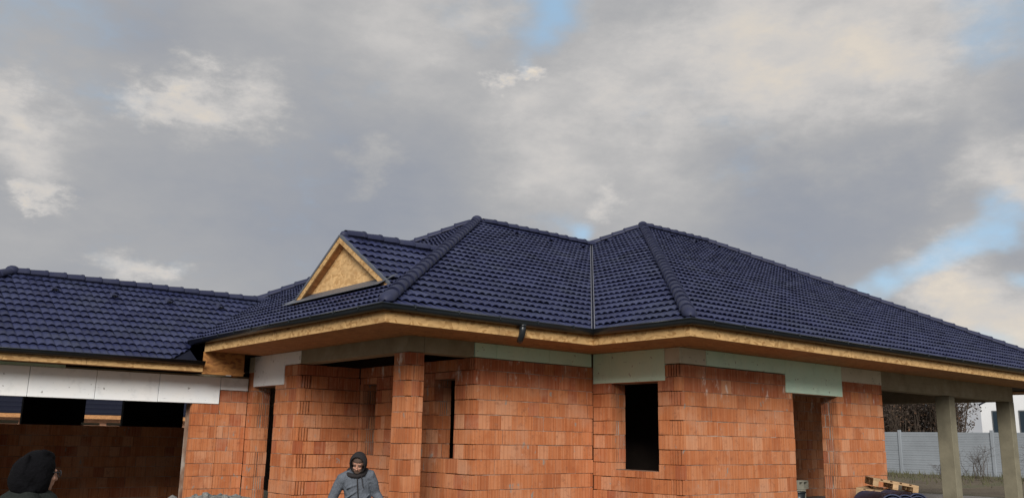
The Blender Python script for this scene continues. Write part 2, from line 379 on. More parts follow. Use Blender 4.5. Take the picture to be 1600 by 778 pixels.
def wall(name, org, d, L, z1, z0=-.015, base=-.015, holes=(), ends=(0, 0), rib=(0, 0), thick=.38, red=lambda a, z: 0, core=True, bw=.25, visible=True, off=0., allrib=None):
    """clay block wall whose outer face passes through org along d. ends: 0 butt, +1/-1 a bonded corner where even/odd courses run through"""
    Mx, dv, nv = frame_of(org, d)
    bm = bmesh.new()
    xs = sorted({0, L} | {x for h in holes for x in h[:2] if 0 < x < L})
    rec = .108 if (any(rib) or allrib) else .013
    for a, b in zip(xs, xs[1:]):
        iv = [(z0, z1)]
        for h in holes:
            if h[0] <= a+1e-4 and h[1] >= b-1e-4: iv = sub(iv, h[2], h[3])
        a_ = a+(.09 if a == 0 and ends[0] else .014 if a == 0 or any(abs(h[1]-a) < 1e-4 for h in holes) else 0); b_ = b-(.09 if b == L and ends[1] else .014 if b == L or any(abs(h[0]-b) < 1e-4 for h in holes) else 0)
        for s, e in iv: box(bm, (a_, -thick, s), (b_, -rec, e-.006))
    bm.transform(Mx)
    wo = obj(name, bm, M_MORTAR, house)
    k = 0; z = base
    while z < z1-.02:
        za, zb = max(z, z0), min(z+COURSE, z1)
        if zb-za > .05:
            s0, s1 = 0, L
            even = (k % 2 == 0)
            if ends[0]: s0 = 0 if ends[0] == 2 or (ends[0] != -2 and even == (ends[0] > 0)) else BD+.004
            if ends[1]: s1 = L if ends[1] == 2 or (ends[1] != -2 and even == (ends[1] > 0)) else L-BD-.004
            iv = [(s0, s1, za, zb)]
            for h in holes:
                if h[2] < zb-.015 and h[3] > za+.015:
                    nv_ = []
                    for s_a, s_b, q0, q1 in iv:
                        for a_, b_ in sub([(s_a, s_b)], h[0], h[1]): nv_.append((a_, b_, q0, q1))
                        m0, m1 = max(s_a, h[0]), min(s_b, h[1])
                        if m1-m0 > .02:
                            if h[2]-q0 > .04: nv_.append((m0, m1, q0, h[2]))
                            if q1-h[3] > .04: nv_.append((m0, m1, h[3], q1))
                    iv = nv_
            rw_ = lambda: bw if random.random() < .86 else bw*random.choice((.5, .7, 1.45))
            if rib[1]:      # laid from the corner block at the far end
                x = s1; cuts = [x]; x -= .26 if even == (rib[1] > 0) else .15
                while x > s0+.04: cuts.append(x); x -= rw_()
                cuts = (cuts+[s0])[::-1]
            else:
                x = s0-(0 if even or rib[0] else bw*.5)-off; cuts = [x]
                if rib[0]: x += .26 if even == (rib[0] > 0) else .15; cuts.append(x); x += rw_()
                else: x += rw_()
                while x < s1: cuts.append(x); x += rw_()
                cuts.append(max(x, s1))
            for s, e, za, zb in iv:
                for a, b in zip(cuts, cuts[1:]):
                    a2, b2 = max(a, s), min(b, e)
                    if b2-a2 < .02: continue
                    if b2-a2 < .06 and b2 != e: pass
                    rb = 0
                    if rib[0] and a2 < s0+.02 and s0 == s and even == (rib[0] > 0): rb = 1
                    if rib[1] and b2 > s1-.02 and s1 == e and even == (rib[1] > 0): rb = 1
                    if allrib is not None and random.random() < allrib: rb = 1
                    gx = random.choice((.0015, .002, .002, .002, .003, .003, .004, .008)); gzp = random.uniform(.005, .015)
                    pr_ = random.uniform(-.009, .002)
                    rd = 1 if random.random() < red((a2+b2)/2, (za+zb)/2) else 0
                    lm = Mx @ Matrix.Translation((a2+gx, -BD+pr_, za+.002+random.uniform(0, .002))) @ Matrix.Rotation(random.uniform(-.008, .008), 4, 'Y') @ Matrix.Rotation(random.uniform(-.012, .012), 4, 'Z') @ Matrix.Diagonal((b2-a2-2*gx, BD, zb-za-gzp-.002, 1))
                    ctr = Mx @ Vector(((a2+b2)/2, 0, (za+zb)/2)); v = ctr-EYE
                    sc = (b2-a2)*(zb-za)*max(.02, -nv.dot(v.normalized()))/v.length_squared
                    q = v.dot(fw); u_ = 800+FPX*v.dot(rt)/q; v_ = 389-FPX*v.dot(up)/q
                    if not visible or not (-5 < u_ < 1605 and -5 < v_ < 783): sc *= .001
                    BRICKS.append((sc, wo, lm, rb, rd))
        z += COURSE; k += 1
    return wo
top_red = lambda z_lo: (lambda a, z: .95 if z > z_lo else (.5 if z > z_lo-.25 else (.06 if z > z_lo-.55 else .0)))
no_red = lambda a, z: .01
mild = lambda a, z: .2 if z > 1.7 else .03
ZB = 2.695
# main front wall (towards the camera) and the porch behind the pillar
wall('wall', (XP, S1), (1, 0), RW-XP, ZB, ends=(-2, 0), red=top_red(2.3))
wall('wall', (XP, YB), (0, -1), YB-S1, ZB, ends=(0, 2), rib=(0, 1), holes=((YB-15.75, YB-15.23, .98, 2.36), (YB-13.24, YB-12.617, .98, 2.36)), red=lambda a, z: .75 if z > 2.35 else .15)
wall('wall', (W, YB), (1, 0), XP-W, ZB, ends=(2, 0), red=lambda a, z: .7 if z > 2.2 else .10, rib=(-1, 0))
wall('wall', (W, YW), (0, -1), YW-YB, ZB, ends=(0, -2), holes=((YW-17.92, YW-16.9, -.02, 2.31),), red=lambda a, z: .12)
# door and window jambs
def jamb(org, d, z0, z1, base=-.015, ribs=.75, red=lambda a, z: .1, off=0.):
    return wall('jamb', org, d, .38, z1, z0=z0, base=base, core=True, thick=.2, allrib=ribs, red=red, bw=.2, off=off)
jamb((W+.012, 17.92+.001), (1, 0), 0, 2.31)
jamb((XP+.012, 13.24), (1, 0), .98, 2.36, ribs=.3); jamb((XP+.012, 15.75), (1, 0), .98, 2.36, ribs=.6)
# right volume
ZR = -.055
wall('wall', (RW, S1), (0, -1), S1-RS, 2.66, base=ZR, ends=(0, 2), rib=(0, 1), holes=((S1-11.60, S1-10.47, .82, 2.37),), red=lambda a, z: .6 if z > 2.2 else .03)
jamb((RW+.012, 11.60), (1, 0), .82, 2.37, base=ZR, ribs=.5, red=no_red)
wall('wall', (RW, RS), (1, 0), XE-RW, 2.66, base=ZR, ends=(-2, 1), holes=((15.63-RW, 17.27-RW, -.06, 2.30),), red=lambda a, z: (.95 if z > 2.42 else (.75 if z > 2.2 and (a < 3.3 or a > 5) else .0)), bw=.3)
wall('jamb', (17.27, RS+.40), (0, -1), .388, 2.30, z0=-.05, base=ZR, thick=.2, allrib=1, red=lambda a, z: .2, bw=.2)
wall('wall', (XE, RS), (0, 1), .45, 2.66, base=ZR, ends=(-1, 0), visible=False)
# rooms behind the openings
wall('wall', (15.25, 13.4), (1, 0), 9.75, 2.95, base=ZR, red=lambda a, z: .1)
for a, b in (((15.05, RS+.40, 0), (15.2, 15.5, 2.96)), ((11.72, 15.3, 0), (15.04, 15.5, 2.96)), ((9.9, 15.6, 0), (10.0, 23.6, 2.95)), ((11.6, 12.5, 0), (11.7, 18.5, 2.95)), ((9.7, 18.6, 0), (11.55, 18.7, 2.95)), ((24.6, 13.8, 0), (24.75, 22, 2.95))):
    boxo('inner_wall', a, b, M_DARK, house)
# left wing: front pier, open bay and back wall with high windows
wall('wall', (6.79, YW), (1, 0), 7.345-6.79, 1.945, base=-.5, z0=-.5, red=mild, ends=(0, 0))
wall('wall', (7.349, YW), (1, 0), W-7.349-.001, 2.235, base=-.5, z0=-.5, red=lambda a, z: .7 if z > 1.95 else .04)
wall('wall', (.72, YW), (1, 0), 1.2, 1.945, base=-.5, z0=-.5)
BWY = 23.85
wall('wall', (1.1, BWY), (1, 0), 8.7, 1.5, base=-.5, z0=-.5, red=lambda a, z: .15)
for a, b in ((.8, 2.9), (4.98, 6.41), (7.35, 8.92), (9.5, 9.9)): boxo('back_pier', (a, 24.52, -.45), (b, 24.7, 2.52), M_SHADE, house)  # shade of the dark room between the back openings, painted on these boxes
wall('wall', (.72, 23.8), (0, -1), 5.2, 2.5, base=-.5, z0=-.5, visible=False)
# pillar at the porch corner
PW, PD = .318, .445
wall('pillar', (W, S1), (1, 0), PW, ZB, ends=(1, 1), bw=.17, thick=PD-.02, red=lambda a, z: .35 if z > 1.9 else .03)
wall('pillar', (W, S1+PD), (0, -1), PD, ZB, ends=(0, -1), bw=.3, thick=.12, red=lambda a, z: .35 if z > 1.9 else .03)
wall('pillar', (W+PW, S1), (0, 1), PD, ZB, ends=(-1, 0), bw=.3, thick=.1, visible=False)
wall('pillar', (W+PW-.125, S1+PD), (-1, 0), PW-.25, ZB, ends=(0, 0), bw=.3, thick=.1, visible=False)
# the 300 blocks that show largest are pieces of their own, the others stay joined for each wall
BRICKS.sort(key=lambda t: -t[0])
for sc, wo, lm, rb, rd in BRICKS[:300]:
    o = bpy.data.objects.new('brick', UM[(rb, rd)]); COL.objects.link(o); o.parent = wo; o.matrix_basis = lm
rest = {}
for sc, wo, lm, rb, rd in BRICKS[300:]: rest.setdefault(wo.name, (wo, []))[1].append((lm, rb, rd))
for wo, lst in rest.values():
    vs, fs, mi, rn = [], [], [], []
    for lm, rb, rd in lst:
        b = len(vs); uv, uf = UV[rb]; q = random.random()
        vs += [lm @ c for c in uv]
        for f in uf: fs.append([i+b for i in f]); mi.append(rd)
        rn += [q]*len(uv)
    me = bpy.data.meshes.new('bricks'); me.from_pydata(vs, [], fs); me.materials.append(MB_OR); me.materials.append(MB_RD)
    me.polygons.foreach_set('material_index', mi)
    me.attributes.new('rnd', 'FLOAT', 'POINT').data.foreach_set('value', rn)
    o = bpy.data.objects.new('bricks', me); o['kind'] = 'stuff'; COL.objects.link(o); o.parent = wo

# ---- concrete ring beams and lintels
boxo('ring_beam', (W, YB+.06, ZB), (W+.3, S1, ZF+.02), M_CONC, house, .006)
boxo('ring_beam', (W+.304, S1, ZB+.002), (XP-.003, S1+.3, ZF+.02), M_CONC, house, .006)
boxo('lintel', (.75, YW+.06, 1.955), (9.8, YW+.36, 2.53), M_CONC, house)
boxo('lintel', (W+.05, 16.7, 2.32), (W+.37, 18.1, ZF), M_CONC, house)
boxo('lintel', (RW+.06, 10.1, 2.375), (RW+.38, S1+.2, ZF), M_CONC, house)
boxo('lintel', (15.3, RS+.06, 2.31), (17.6, RS+.38, ZF), M_CONC, house)
boxo('ring_beam', (RW+.06, RS+.06, 2.665), (15.29, RS+.38, ZF), M_CONC, house)
boxo('ring_beam', (XP+.06, S1+.06, ZB+.004), (RW, S1+.38, ZF), M_CONC, house)
boxo('ring_beam', (17.61, RS+.06, 2.665), (19.15, RS+.38, ZF), M_CONC, house)
# terrace beams and posts
PX1, PX2 = 22.48, 26.10
boxo('terrace_beam', (XE-.004, RS, 2.555), (PX2+.28, RS+.32, ZF+.02), M_CONC, house, .006)
boxo('terrace_beam', (PX2-.04, RS+.324, 2.555), (PX2+.276, 23.4, ZF+.02), M_CONC, house, .006)
for px in (PX1, PX2):
    boxo('post', (px, RS+.003, -.02), (px+.30, RS+.36, 2.552), M_POST, house, .008)
boxo('post', (PX2, 22.6, -.02), (PX2+.27, 22.9, 2.552), M_POST, house, .008)

# ---- insulation panels
def panel(a, b, mat, nm='insulation_panel'):
    boxo(nm, a, b, mat, house, .004)
t = .05
xs = [XP+.003, 9.78, 11.02, RW-.052]
for i in range(3): panel((xs[i]+(.004 if i else 0), S1-.014, ZB+.006), (xs[i+1], S1+.055, ZF-.004), M_FMINT if i else M_FCREAM if i == 9 else M_FMINT)
panel((RW-.014, RS+1.63, 2.385), (RW+.055, S1-.018, ZF-.004), M_FMINT)   # above the window
panel((RW-.0145, RS+.33, 2.382), (RW+.055, RS+1.626, ZF-.0045), M_FMINT)
panel((RW-.015, RS-.013, 2.672), (RW+.055, RS+.326, ZF-.005), M_FCREAM)
panel((RW+.058, RS-.014, 2.672), (12.90, RS+.055, ZF-.004), M_FCREAM)
panel((12.905, RS-.0145, 2.672), (15.385, RS+.055, ZF-.004), M_FMINT)
panel((15.39, RS-.016, 2.312), (17.47, RS+.055, ZF-.004), M_FMINT)
panel((17.474, RS-.014, 2.640), (19.15, RS+.055, ZF-.004), M_FCREAM)
panel((W-.016, 16.515, 2.318), (W+.05, 17.93, ZF-.004), M_FWHITE)
panel((W-.014, 15.84, 2.70), (W+.05, 16.51, ZF-.004), M_FWHITE)
panel((W-.013, 17.935, 2.62), (W+.05, YW-.01, ZF-.004), M_FCREAM)
xs = [.75, 1.4, 2.57, 3.73, 4.89, 6.08, 7.335]
for a, b in zip(xs, xs[1:]): panel((a+.005, YW-.014+random.uniform(-.006, .006), 1.95+random.uniform(-.008, .004)), (b-.004, YW+.055, 2.495), M_FWHITE)
panel((7.345, YW-.010, 2.24), (W-.012, YW+.055, 2.495), M_FWHITE)
panel((2.0, YW+.02, 2.50), (4.33, YW+.058, 2.56), M_FMINT, 'packing_strip')
for a, b, zz in ((3.12, 4.80, 1.585), (6.22, 6.62, 1.56), (6.82, 7.12, 1.57)): panel((a, BWY+.05, 1.502), (b, BWY+.2, zz), M_FCREAM, 'sill_strip')

# ---- eaves: fascia, soffit, gutter, swept along the plan with mitred corners
def offs(path, o):
    """offset polyline; positive = outwards (left of travel direction is outside)"""
    r = []
    for i, p in enumerate(path):
        p = Vector(p); ds = []
        if i > 0: ds.append((p-Vector(path[i-1])).normalized())
        if i < len(path)-1: ds.append((Vector(path[i+1])-p).normalized())
        ns = [Vector((d.y, -d.x)) for d in ds]
        if len(ns) == 1: r.append(p+ns[0]*o)
        else:
            b = (ns[0]+ns[1]).normalized(); r.append(p+b*(o/b.dot(ns[0])))
    return r
def run(name, path, prof, mat, smooth=False, pieces=None, closed=True):
    """one mesh for each straight run: prof = [(out, z)]"""
    lines = [offs(path, o) for o, z in prof]; res = []
    for i in range(len(path)-1):
        L = (Vector(path[i+1])-Vector(path[i])).length; n = max(1, round(L/pieces)) if pieces else 1
        for j in range(n):
            t0 = j/n+(.003/L if j else 0); t1 = (j+1)/n-(.003/L if j < n-1 else 0)
            bm = bmesh.new(); A = []; B = []
            for (o, z), ln in zip(prof, lines):
                a = ln[i].lerp(ln[i+1], t0); b = ln[i].lerp(ln[i+1], t1)
                A.append(bm.verts.new((a.x, a.y, z))); B.append(bm.verts.new((b.x, b.y, z)))
            k = len(prof)
            for q in range(k if closed else k-1): bm.faces.new((A[q], A[(q+1) % k], B[(q+1) % k], B[q]))
            if closed: bm.faces.new(A[::-1]); bm.faces.new(B)
            bmesh.ops.recalc_face_normals(bm, faces=bm.faces[:])
            res.append(obj(name, bm, mat, house, smooth))
    return res
XR = X3-EV    # fascia line at the far right
main_path = [(X1, 17.60), (X1, Y1), (X2, Y1), (X2, Y2), (XR, Y2), (XR, 24.9)]
wing_path = [(.16, 24.6), (.16, 17.60), (X1-.004, 17.60)]
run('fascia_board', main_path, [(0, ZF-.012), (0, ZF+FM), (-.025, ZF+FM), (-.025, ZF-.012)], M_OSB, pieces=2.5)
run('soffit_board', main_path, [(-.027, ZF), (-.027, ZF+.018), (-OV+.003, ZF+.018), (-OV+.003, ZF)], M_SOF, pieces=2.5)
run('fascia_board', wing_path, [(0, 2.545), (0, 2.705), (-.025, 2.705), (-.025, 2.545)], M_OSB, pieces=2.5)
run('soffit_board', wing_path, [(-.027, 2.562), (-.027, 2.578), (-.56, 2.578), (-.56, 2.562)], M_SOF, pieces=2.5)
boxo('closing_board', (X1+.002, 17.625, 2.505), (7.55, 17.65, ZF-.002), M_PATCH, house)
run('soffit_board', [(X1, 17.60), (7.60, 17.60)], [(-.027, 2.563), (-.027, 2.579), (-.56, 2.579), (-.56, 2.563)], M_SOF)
boxo('closing_board', (7.552, 17.626, 2.505), (7.575, YW, ZF-.003), M_PATCH, house)
def gutter_prof(zc, r=.072, cx=.085):
    o = []
    for k in range(9):
        a = math.pi+math.pi*k/8; o.append((cx-r*math.cos(a)*-1, zc+r*math.sin(a)*1.15))
    inner = [(cx+(p-cx)*.93, zc+(z-zc)*.93) for p, z in o[::-1]]
    bead = [(cx+r+.010, zc+.004), (cx+r+.006, zc+.016), (cx+r-.008, zc+.012)]
    return o+bead+inner
gp = [(X1, 18.12)]+main_path[1:]
run('gutter', gp, gutter_prof(ZE-.012), M_GUT, True)
run('gutter', [(.16, 24.6), (.16, 17.60), (X1-.01, 17.60)], gutter_prof(2.735, .066, .072), M_GUT, True)
run('drip_edge', gp, [(-.02, ZE-.018), (.075, ZE-.028), (.075, ZE-.032), (-.02, ZE-.022)], M_GUT)
run('drip_edge', main_path, [(.001, ZF+FM-.02), (.006, ZF+FM-.02), (.006, ZE-.03), (.001, ZE-.03)], M_PATCH)
# gutter brackets
bm = bmesh.new()
yy = Y1+.5
brk = []
while yy < 18: brk.append((Vector((X1-.165, yy, ZE+.012)), (0, 1))); yy += .75
xx = X1+.4
while xx < X2-.3: brk.append((Vector((xx, Y1-.165, ZE+.012)), (1, 0))); xx += .8
xx = X2+.4
while xx < 29: brk.append((Vector((xx, Y2-.165, ZE+.012)), (1, 0))); xx += .8
for c_, d_ in brk:
    bm = bmesh.new(); dx, dy = d_[0]*.012+d_[1]*.004, d_[1]*.012+d_[0]*.004
    box(bm, c_-Vector((dx, dy, .05)), c_+Vector((dx+(.09*d_[1]), dy+(.09*d_[0]), .004)))
    obj('gutter_bracket', bm, M_GUT, house)
# outlet elbows
def elbow(c_, dx, dy):
    bm = bmesh.new(); x, y, z = c_
    tube(bm, [(x, y, z), (x, y, z-.10), (x+.005*dx, y+.02*dy, z-.17), (x+.04*dx, y+.07*dy, z-.23), (x+.09*dx, y+.12*dy, z-.265)], [.055, .055, .052, .05, .05], 14, cap=False)
    e_ = obj('downpipe_elbow', bm, M_GUT, house, True)
    bm = bmesh.new(); tube(bm, [(x, y, z-.005), (x, y, z-.05)], [.066, .062], 14, cap=False); obj('outlet_collar', bm, M_GUT, e_, True)
elbow((9.24, Y1-.085, ZE-.055), .5, 1)
elbow((26.35, RS-.45, ZF+.005), 1, .3)

# ------------------------------------------------------------------ roof
TWID, GAUGE, TLEN = .30, .32, .365
def tile_local():
    vs, fs = [], []; n = 10
    prof = []
    for i in range(n+1):
        x = TWID*i/n; prof.append((x, .036*abs(math.sin(math.pi*x/.15))**.85))
    for x, h in prof: vs.append((x, 0, h+.031))
    for x, h in prof: vs.append((x, TLEN, h*.5+.002))
    for i in range(n): fs.append((i, i+1, n+2+i, n+1+i))
    b = len(vs)
    for x, h in prof: vs.append((x, 0, h+.031))
    for x, h in prof: vs.append((x, .002, h+.017))
    for x, h in prof: vs.append((x, .07, h*.8+.012))
    for i in range(n): fs.append((b+i+1, b+i, b+n+1+i, b+n+2+i))
    for i in range(n): fs.append((b+n+2+i, b+n+1+i, b+2*n+2+i, b+2*n+3+i))
    return vs, fs
TV, TF = tile_local()
tile_me = bpy.data.meshes.new('roof_tile'); tile_me.from_pydata(TV, [], TF); tile_me.materials.append(M_TILE)
for i, p_ in enumerate(tile_me.polygons): p_.use_smooth = i < 10
TILES = []
def slope(name, org, e, s_plan, tan, ncol, nrow, keep, clips, deck, zoff=-.045, parent=None, tiles=True, start=0., gate=None, prio=1.):
    """org: eave point (3-D), e: eave direction, s_plan: plan direction up the slope; clips: [(point2d, outward2d)]"""
    e = Vector((*e, 0)); s = Vector((*s_plan, tan)).normalized(); n = e.cross(s)
    if n.z < 0: n = -n
    bm = bmesh.new(); prism(bm, [Vector(p)+Vector((0, 0, zoff-.004)) for p in deck], (0, 0, -.04))
    do = obj(name, bm, M_DECK if tiles else M_TILE, parent or house)
    if not tiles: return do
    flip = e.cross(s).z < 0
    ee = -e if flip else e
    O = Vector(org)+n*0+Vector((0, 0, zoff))
    joined = []
    for j in range(nrow):
        for i in range(ncol):
            c0 = O+e*(i*TWID+start)+s*(j*GAUGE-.03)
            if flip: c0 = c0+e*TWID
            Mx = Matrix(((ee.x, s.x, n.x, c0.x), (ee.y, s.y, n.y, c0.y), (ee.z, s.z, n.z, c0.z), (0, 0, 0, 1)))
            corners = [Mx @ Vector((x, y, 0)) for x in (0, TWID) for y in (0, GAUGE)]
            st = 1
            for cp, cn in clips:
                dd = [(Vector((c.x, c.y))-Vector(cp)).dot(Vector(cn)) for c in corners]
                if min(dd) > 0: st = 0; break
                if max(dd) > 0: st = 2
            if st == 0: continue
            ctr = sum(corners, Vector())/4
            if gate and not gate(ctr): continue
            jit = Mx @ Matrix.Rotation(random.uniform(-.012, .012), 4, 'Z') @ Matrix.Rotation(random.uniform(-.012, .012), 4, 'X') @ Matrix.Translation((0, random.uniform(-.009, .009), random.uniform(-.002, .004)))
            v = ctr-EYE; q = v.dot(fw); u_ = 800+FPX*v.dot(rt)/q; v_ = 389-FPX*v.dot(up)/q
            sc = max(0, -n.dot(v.normalized()))/v.length_squared*prio
            if not (-5 < u_ < 1605 and -5 < v_ < 783): sc = 0
            TILES.append((sc if st == 1 else 0, do, jit, st, clips))
    return do
hv = math.sqrt(.5)
def z_at(d): return ZE+d*TAN
P1 = Vector((E1.x+H1, E1.y+H1, z_at(H1))); P1b = Vector((E2.x+H1, E1.y+H1, z_at(H1)))
P2 = Vector((E2.x+H2, E2.y+H2, z_at(H2))); P3 = P2+Vector((L2, 0, 0))
C1 = Vector((E1.x, E1.y, ZE)); I1 = Vector((E2.x, E1.y, ZE)); C2 = Vector((E2.x, E2.y, ZE)); C3 = Vector((X3, E2.y, ZE)); C4 = Vector((X3, E2.y+D2, ZE)); C5 = Vector((E2.x, E2.y+D2, ZE))
C6 = Vector((E1.x, E1.y+D1, ZE))
VT = P1b
vo = .026
WRY, WZ = 21.15, 2.745         # wing ridge line and eave height
def wing_z(y): return WZ+(min(y, 2*WRY-y)-17.52)*TAN
# front slope of the middle block
slope('roof_slope', C1, (1, 0), (0, 1), TAN, 40, 26, None, [((E1.x, E1.y), (-hv, hv)), ((E2.x-vo, E1.y+vo), (hv, -hv)), ((0, P1.y), (0, 1))], [C1, I1, VT, P1])
# left slope with the dormer; tiles that lie inside the wing roof are left out
slope('roof_slope', C1, (0, 1), (1, 0), TAN, 47, 26, None, [((E1.x, E1.y), (hv, -hv)), ((E1.x, E1.y+D1), (hv, hv)), ((P1.x, 0), (1, 0))], [C1, P1, C6],
      gate=lambda c: not (c.y > 17.5 and wing_z(c.y) > c.z+.12) and not (abs(c.y-14.67) < 1.5 and c.x > 8.5 and 5.1-abs(c.y-14.67)*.63 > c.z+.25))
# right block: side slope, front slope
slope('roof_slope', C2, (0, 1), (1, 0), TAN, 32, 30, None, [((E2.x, E2.y), (hv, -hv)), ((E2.x+vo, E1.y-vo), (-hv, hv)), ((E2.x, E2.y+D2), (hv, hv))], [C2, P2, C5])
slope('roof_slope', C2, (1, 0), (0, 1), TAN, 65, 30, None, [((E2.x, E2.y), (-hv, hv)), ((X3, E2.y), (hv, hv)), ((0, P2.y), (0, 1))], [C2, C3, P3, P2])
slope('roof_slope', C3, (0, 1), (-1, 0), TAN, 1, 1, None, [], [C3, C4, P3], tiles=False)
slope('roof_slope', C5, (1, 0), (0, -1), TAN, 1, 1, None, [], [C5, P2, P3, C4], tiles=False)
slope('roof_slope', C6, (1, 0), (0, -1), TAN, 1, 1, None, [], [C6, P1, VT, Vector((E2.x, E1.y+D1, ZE))], tiles=False)
# wing
WX0 = .12
WE = Vector((WX0, 17.52, WZ)); WA = Vector((WX0+3.63, WRY, WZ+3.63*TAN)); WB = Vector((9.9, WRY, WZ+3.63*TAN))
slope('roof_slope', WE, (1, 0), (0, 1), TAN, 33, 14, None, [((WX0, 17.52), (-hv, hv)), ((0, WRY), (0, 1)), ((6.74, 17.52), (1, 0)) if False else ((11.62-3, 20.12), (hv, -hv))], [WE, Vector((6.6, 17.52, WZ)), Vector((6.6, 18.2, WZ+.68*TAN)), WB, WA],
      gate=lambda c: c.x < 6.62 or c.y > 18.0, prio=1)
slope('roof_slope', WE, (0, 1), (1, 0), TAN, 25, 13, None, [((WX0, 17.52), (hv, -hv)), ((WX0, 17.52+7.26), (hv, hv))], [WE, WA, Vector((WX0, 24.78, WZ))])
slope('roof_slope', WE, (0, 1), (1, 0), TAN, 1, 1, None, [], [Vector((WX0, 24.78, WZ)), WA, WB, Vector((9.9, 24.78, WZ))], tiles=False)

# dormer: its own slopes, gable board, barge boards and flashing
DX, DY, DZ, DT, DH = 8.0, 14.67, 5.09, .632, 1.86
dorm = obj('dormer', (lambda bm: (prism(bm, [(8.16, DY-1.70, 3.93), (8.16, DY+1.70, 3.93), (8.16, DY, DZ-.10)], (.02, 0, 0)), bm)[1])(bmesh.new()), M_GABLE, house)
x_end = lambda z: E1.x+(z-ZE)/TAN
for sg in (-1, 1):
    ev = Vector((DX, DY+sg*DH, DZ-DH*DT))
    slope('dormer_slope', ev, (1, 0), (0, -sg), DT, 9, 7, None, [((0, DY), (0, -sg))], [ev, Vector((8.6, ev.y, ev.z)), Vector((10.45, DY, DZ)), Vector((DX, DY, DZ))], parent=dorm, gate=lambda c: c.z > z_at(c.x-E1.x)-.12, zoff=-.05)
    # barge board along the rake, the boarded underside and the thin metal edge above it
    a = Vector((DX-.004, DY, DZ-.045)); b = Vector((DX-.004, DY+sg*(DH+.01), DZ-.045-(DH+.01)*DT)); dn = Vector((0, 0, -.135))
    bm = bmesh.new(); prism(bm, [a, b, b+dn, a+dn], (.026, 0, 0)); obj('barge_board', bm, M_OSB, dorm)
    bm = bmesh.new(); q = Vector((.024, 0, -.115)); a2, b2 = a+q, b+q; prism(bm, [a2, b2, b2+Vector((.17, 0, 0)), a2+Vector((.17, 0, 0))], (0, 0, .015)); obj('rake_soffit', bm, M_SOF, dorm)
    upn = Vector((0, sg*DT, 1)).normalized()
    bm = bmesh.new(); a3 = a+Vector((-.012, 0, .0)); b3 = b+Vector((-.012, 0, 0)); prism(bm, [a3-upn*.012, b3-upn*.012, b3+upn*.034, a3+upn*.034], (.05, 0, 0)); obj('rake_trim', bm, M_ZINC, dorm)
bm = bmesh.new()
yl, yr = DY+1.95, DY-1.74
low = lambda y: Vector((7.83, y, z_at(7.83-E1.x)+.060)); hi = lambda y: Vector((8.215, y, z_at(8.215-E1.x)+.085)); tp = lambda y: Vector((8.274, y, 4.115))
for tri in ((low(yr), low(yl), hi(yl), hi(yr)),): prism(bm, tri, (0, 0, .006))
prism(bm, [Vector((8.152, DY-1.68, 3.90)), Vector((8.152, DY+1.68, 3.90)), Vector((8.152, DY+1.60, 4.085)), Vector((8.152, DY-1.60, 4.085))], (-.006, 0, 0))
obj('flashing', bm, M_ZINC, dorm)

# joined and single tiles
TILES.sort(key=lambda t_: -t_[0])
for sc, do, mx, st, cl in TILES[:300]:
    o = bpy.data.objects.new('roof_tile', tile_me); COL.objects.link(o); o.parent = do; o.matrix_basis = mx
rest = {}
for sc, do, mx, st, cl in TILES[300:]: rest.setdefault(do.name, (do, [], cl))[1].append((mx, st))
TVv = [Vector(v) for v in TV]
for do, lst, cl in rest.values():
    bm = bmesh.new(); ly = bm.verts.layers.float.new('rnd')
    for mx, st in lst:
        q = random.random(); vs = []
        for c in TVv:
            v = bm.verts.new(mx @ c); v[ly] = q; vs.append(v)
        for i, f in enumerate(TF): bm.faces.new([vs[k] for k in f]).smooth = i < 10
    for cp, cn in cl:
        bmesh.ops.bisect_plane(bm, geom=bm.verts[:]+bm.edges[:]+bm.faces[:], plane_co=(*cp, 0), plane_no=(*cn, 0), clear_outer=True)
    obj('roof_tiles', bm, M_TILE, do, kind='stuff')

# valley sheets (open channel between middle and right block)
bm = bmesh.new(); dz = .004
a, b = I1+Vector((0, 0, dz-.03)), VT+Vector((0, 0, dz-.03)); wv = .13
sl_ = Vector((-1, 0, 0)); sr_ = Vector((0, -1, 0))
prism(bm, [a, b, b+sl_*wv*0+Vector((-wv, 0, 0)), a+Vector((-wv, 0, 0))], (0, 0, -.006))
prism(bm, [a, b, b+Vector((0, -wv, 0)), a+Vector((0, -wv, 0))], (0, 0, -.006))
obj('valley_sheet', bm, M_VAL, house)
for s_ in (Vector((-.036, 0, 0)), Vector((0, -.036, 0))):
    bm = bmesh.new(); tube(bm, [I1+s_+Vector((0, 0, .015)), VT+s_+Vector((0, 0, .01))], [.007, .007], 6); obj('valley_edge_strip', bm, M_VALE, house)

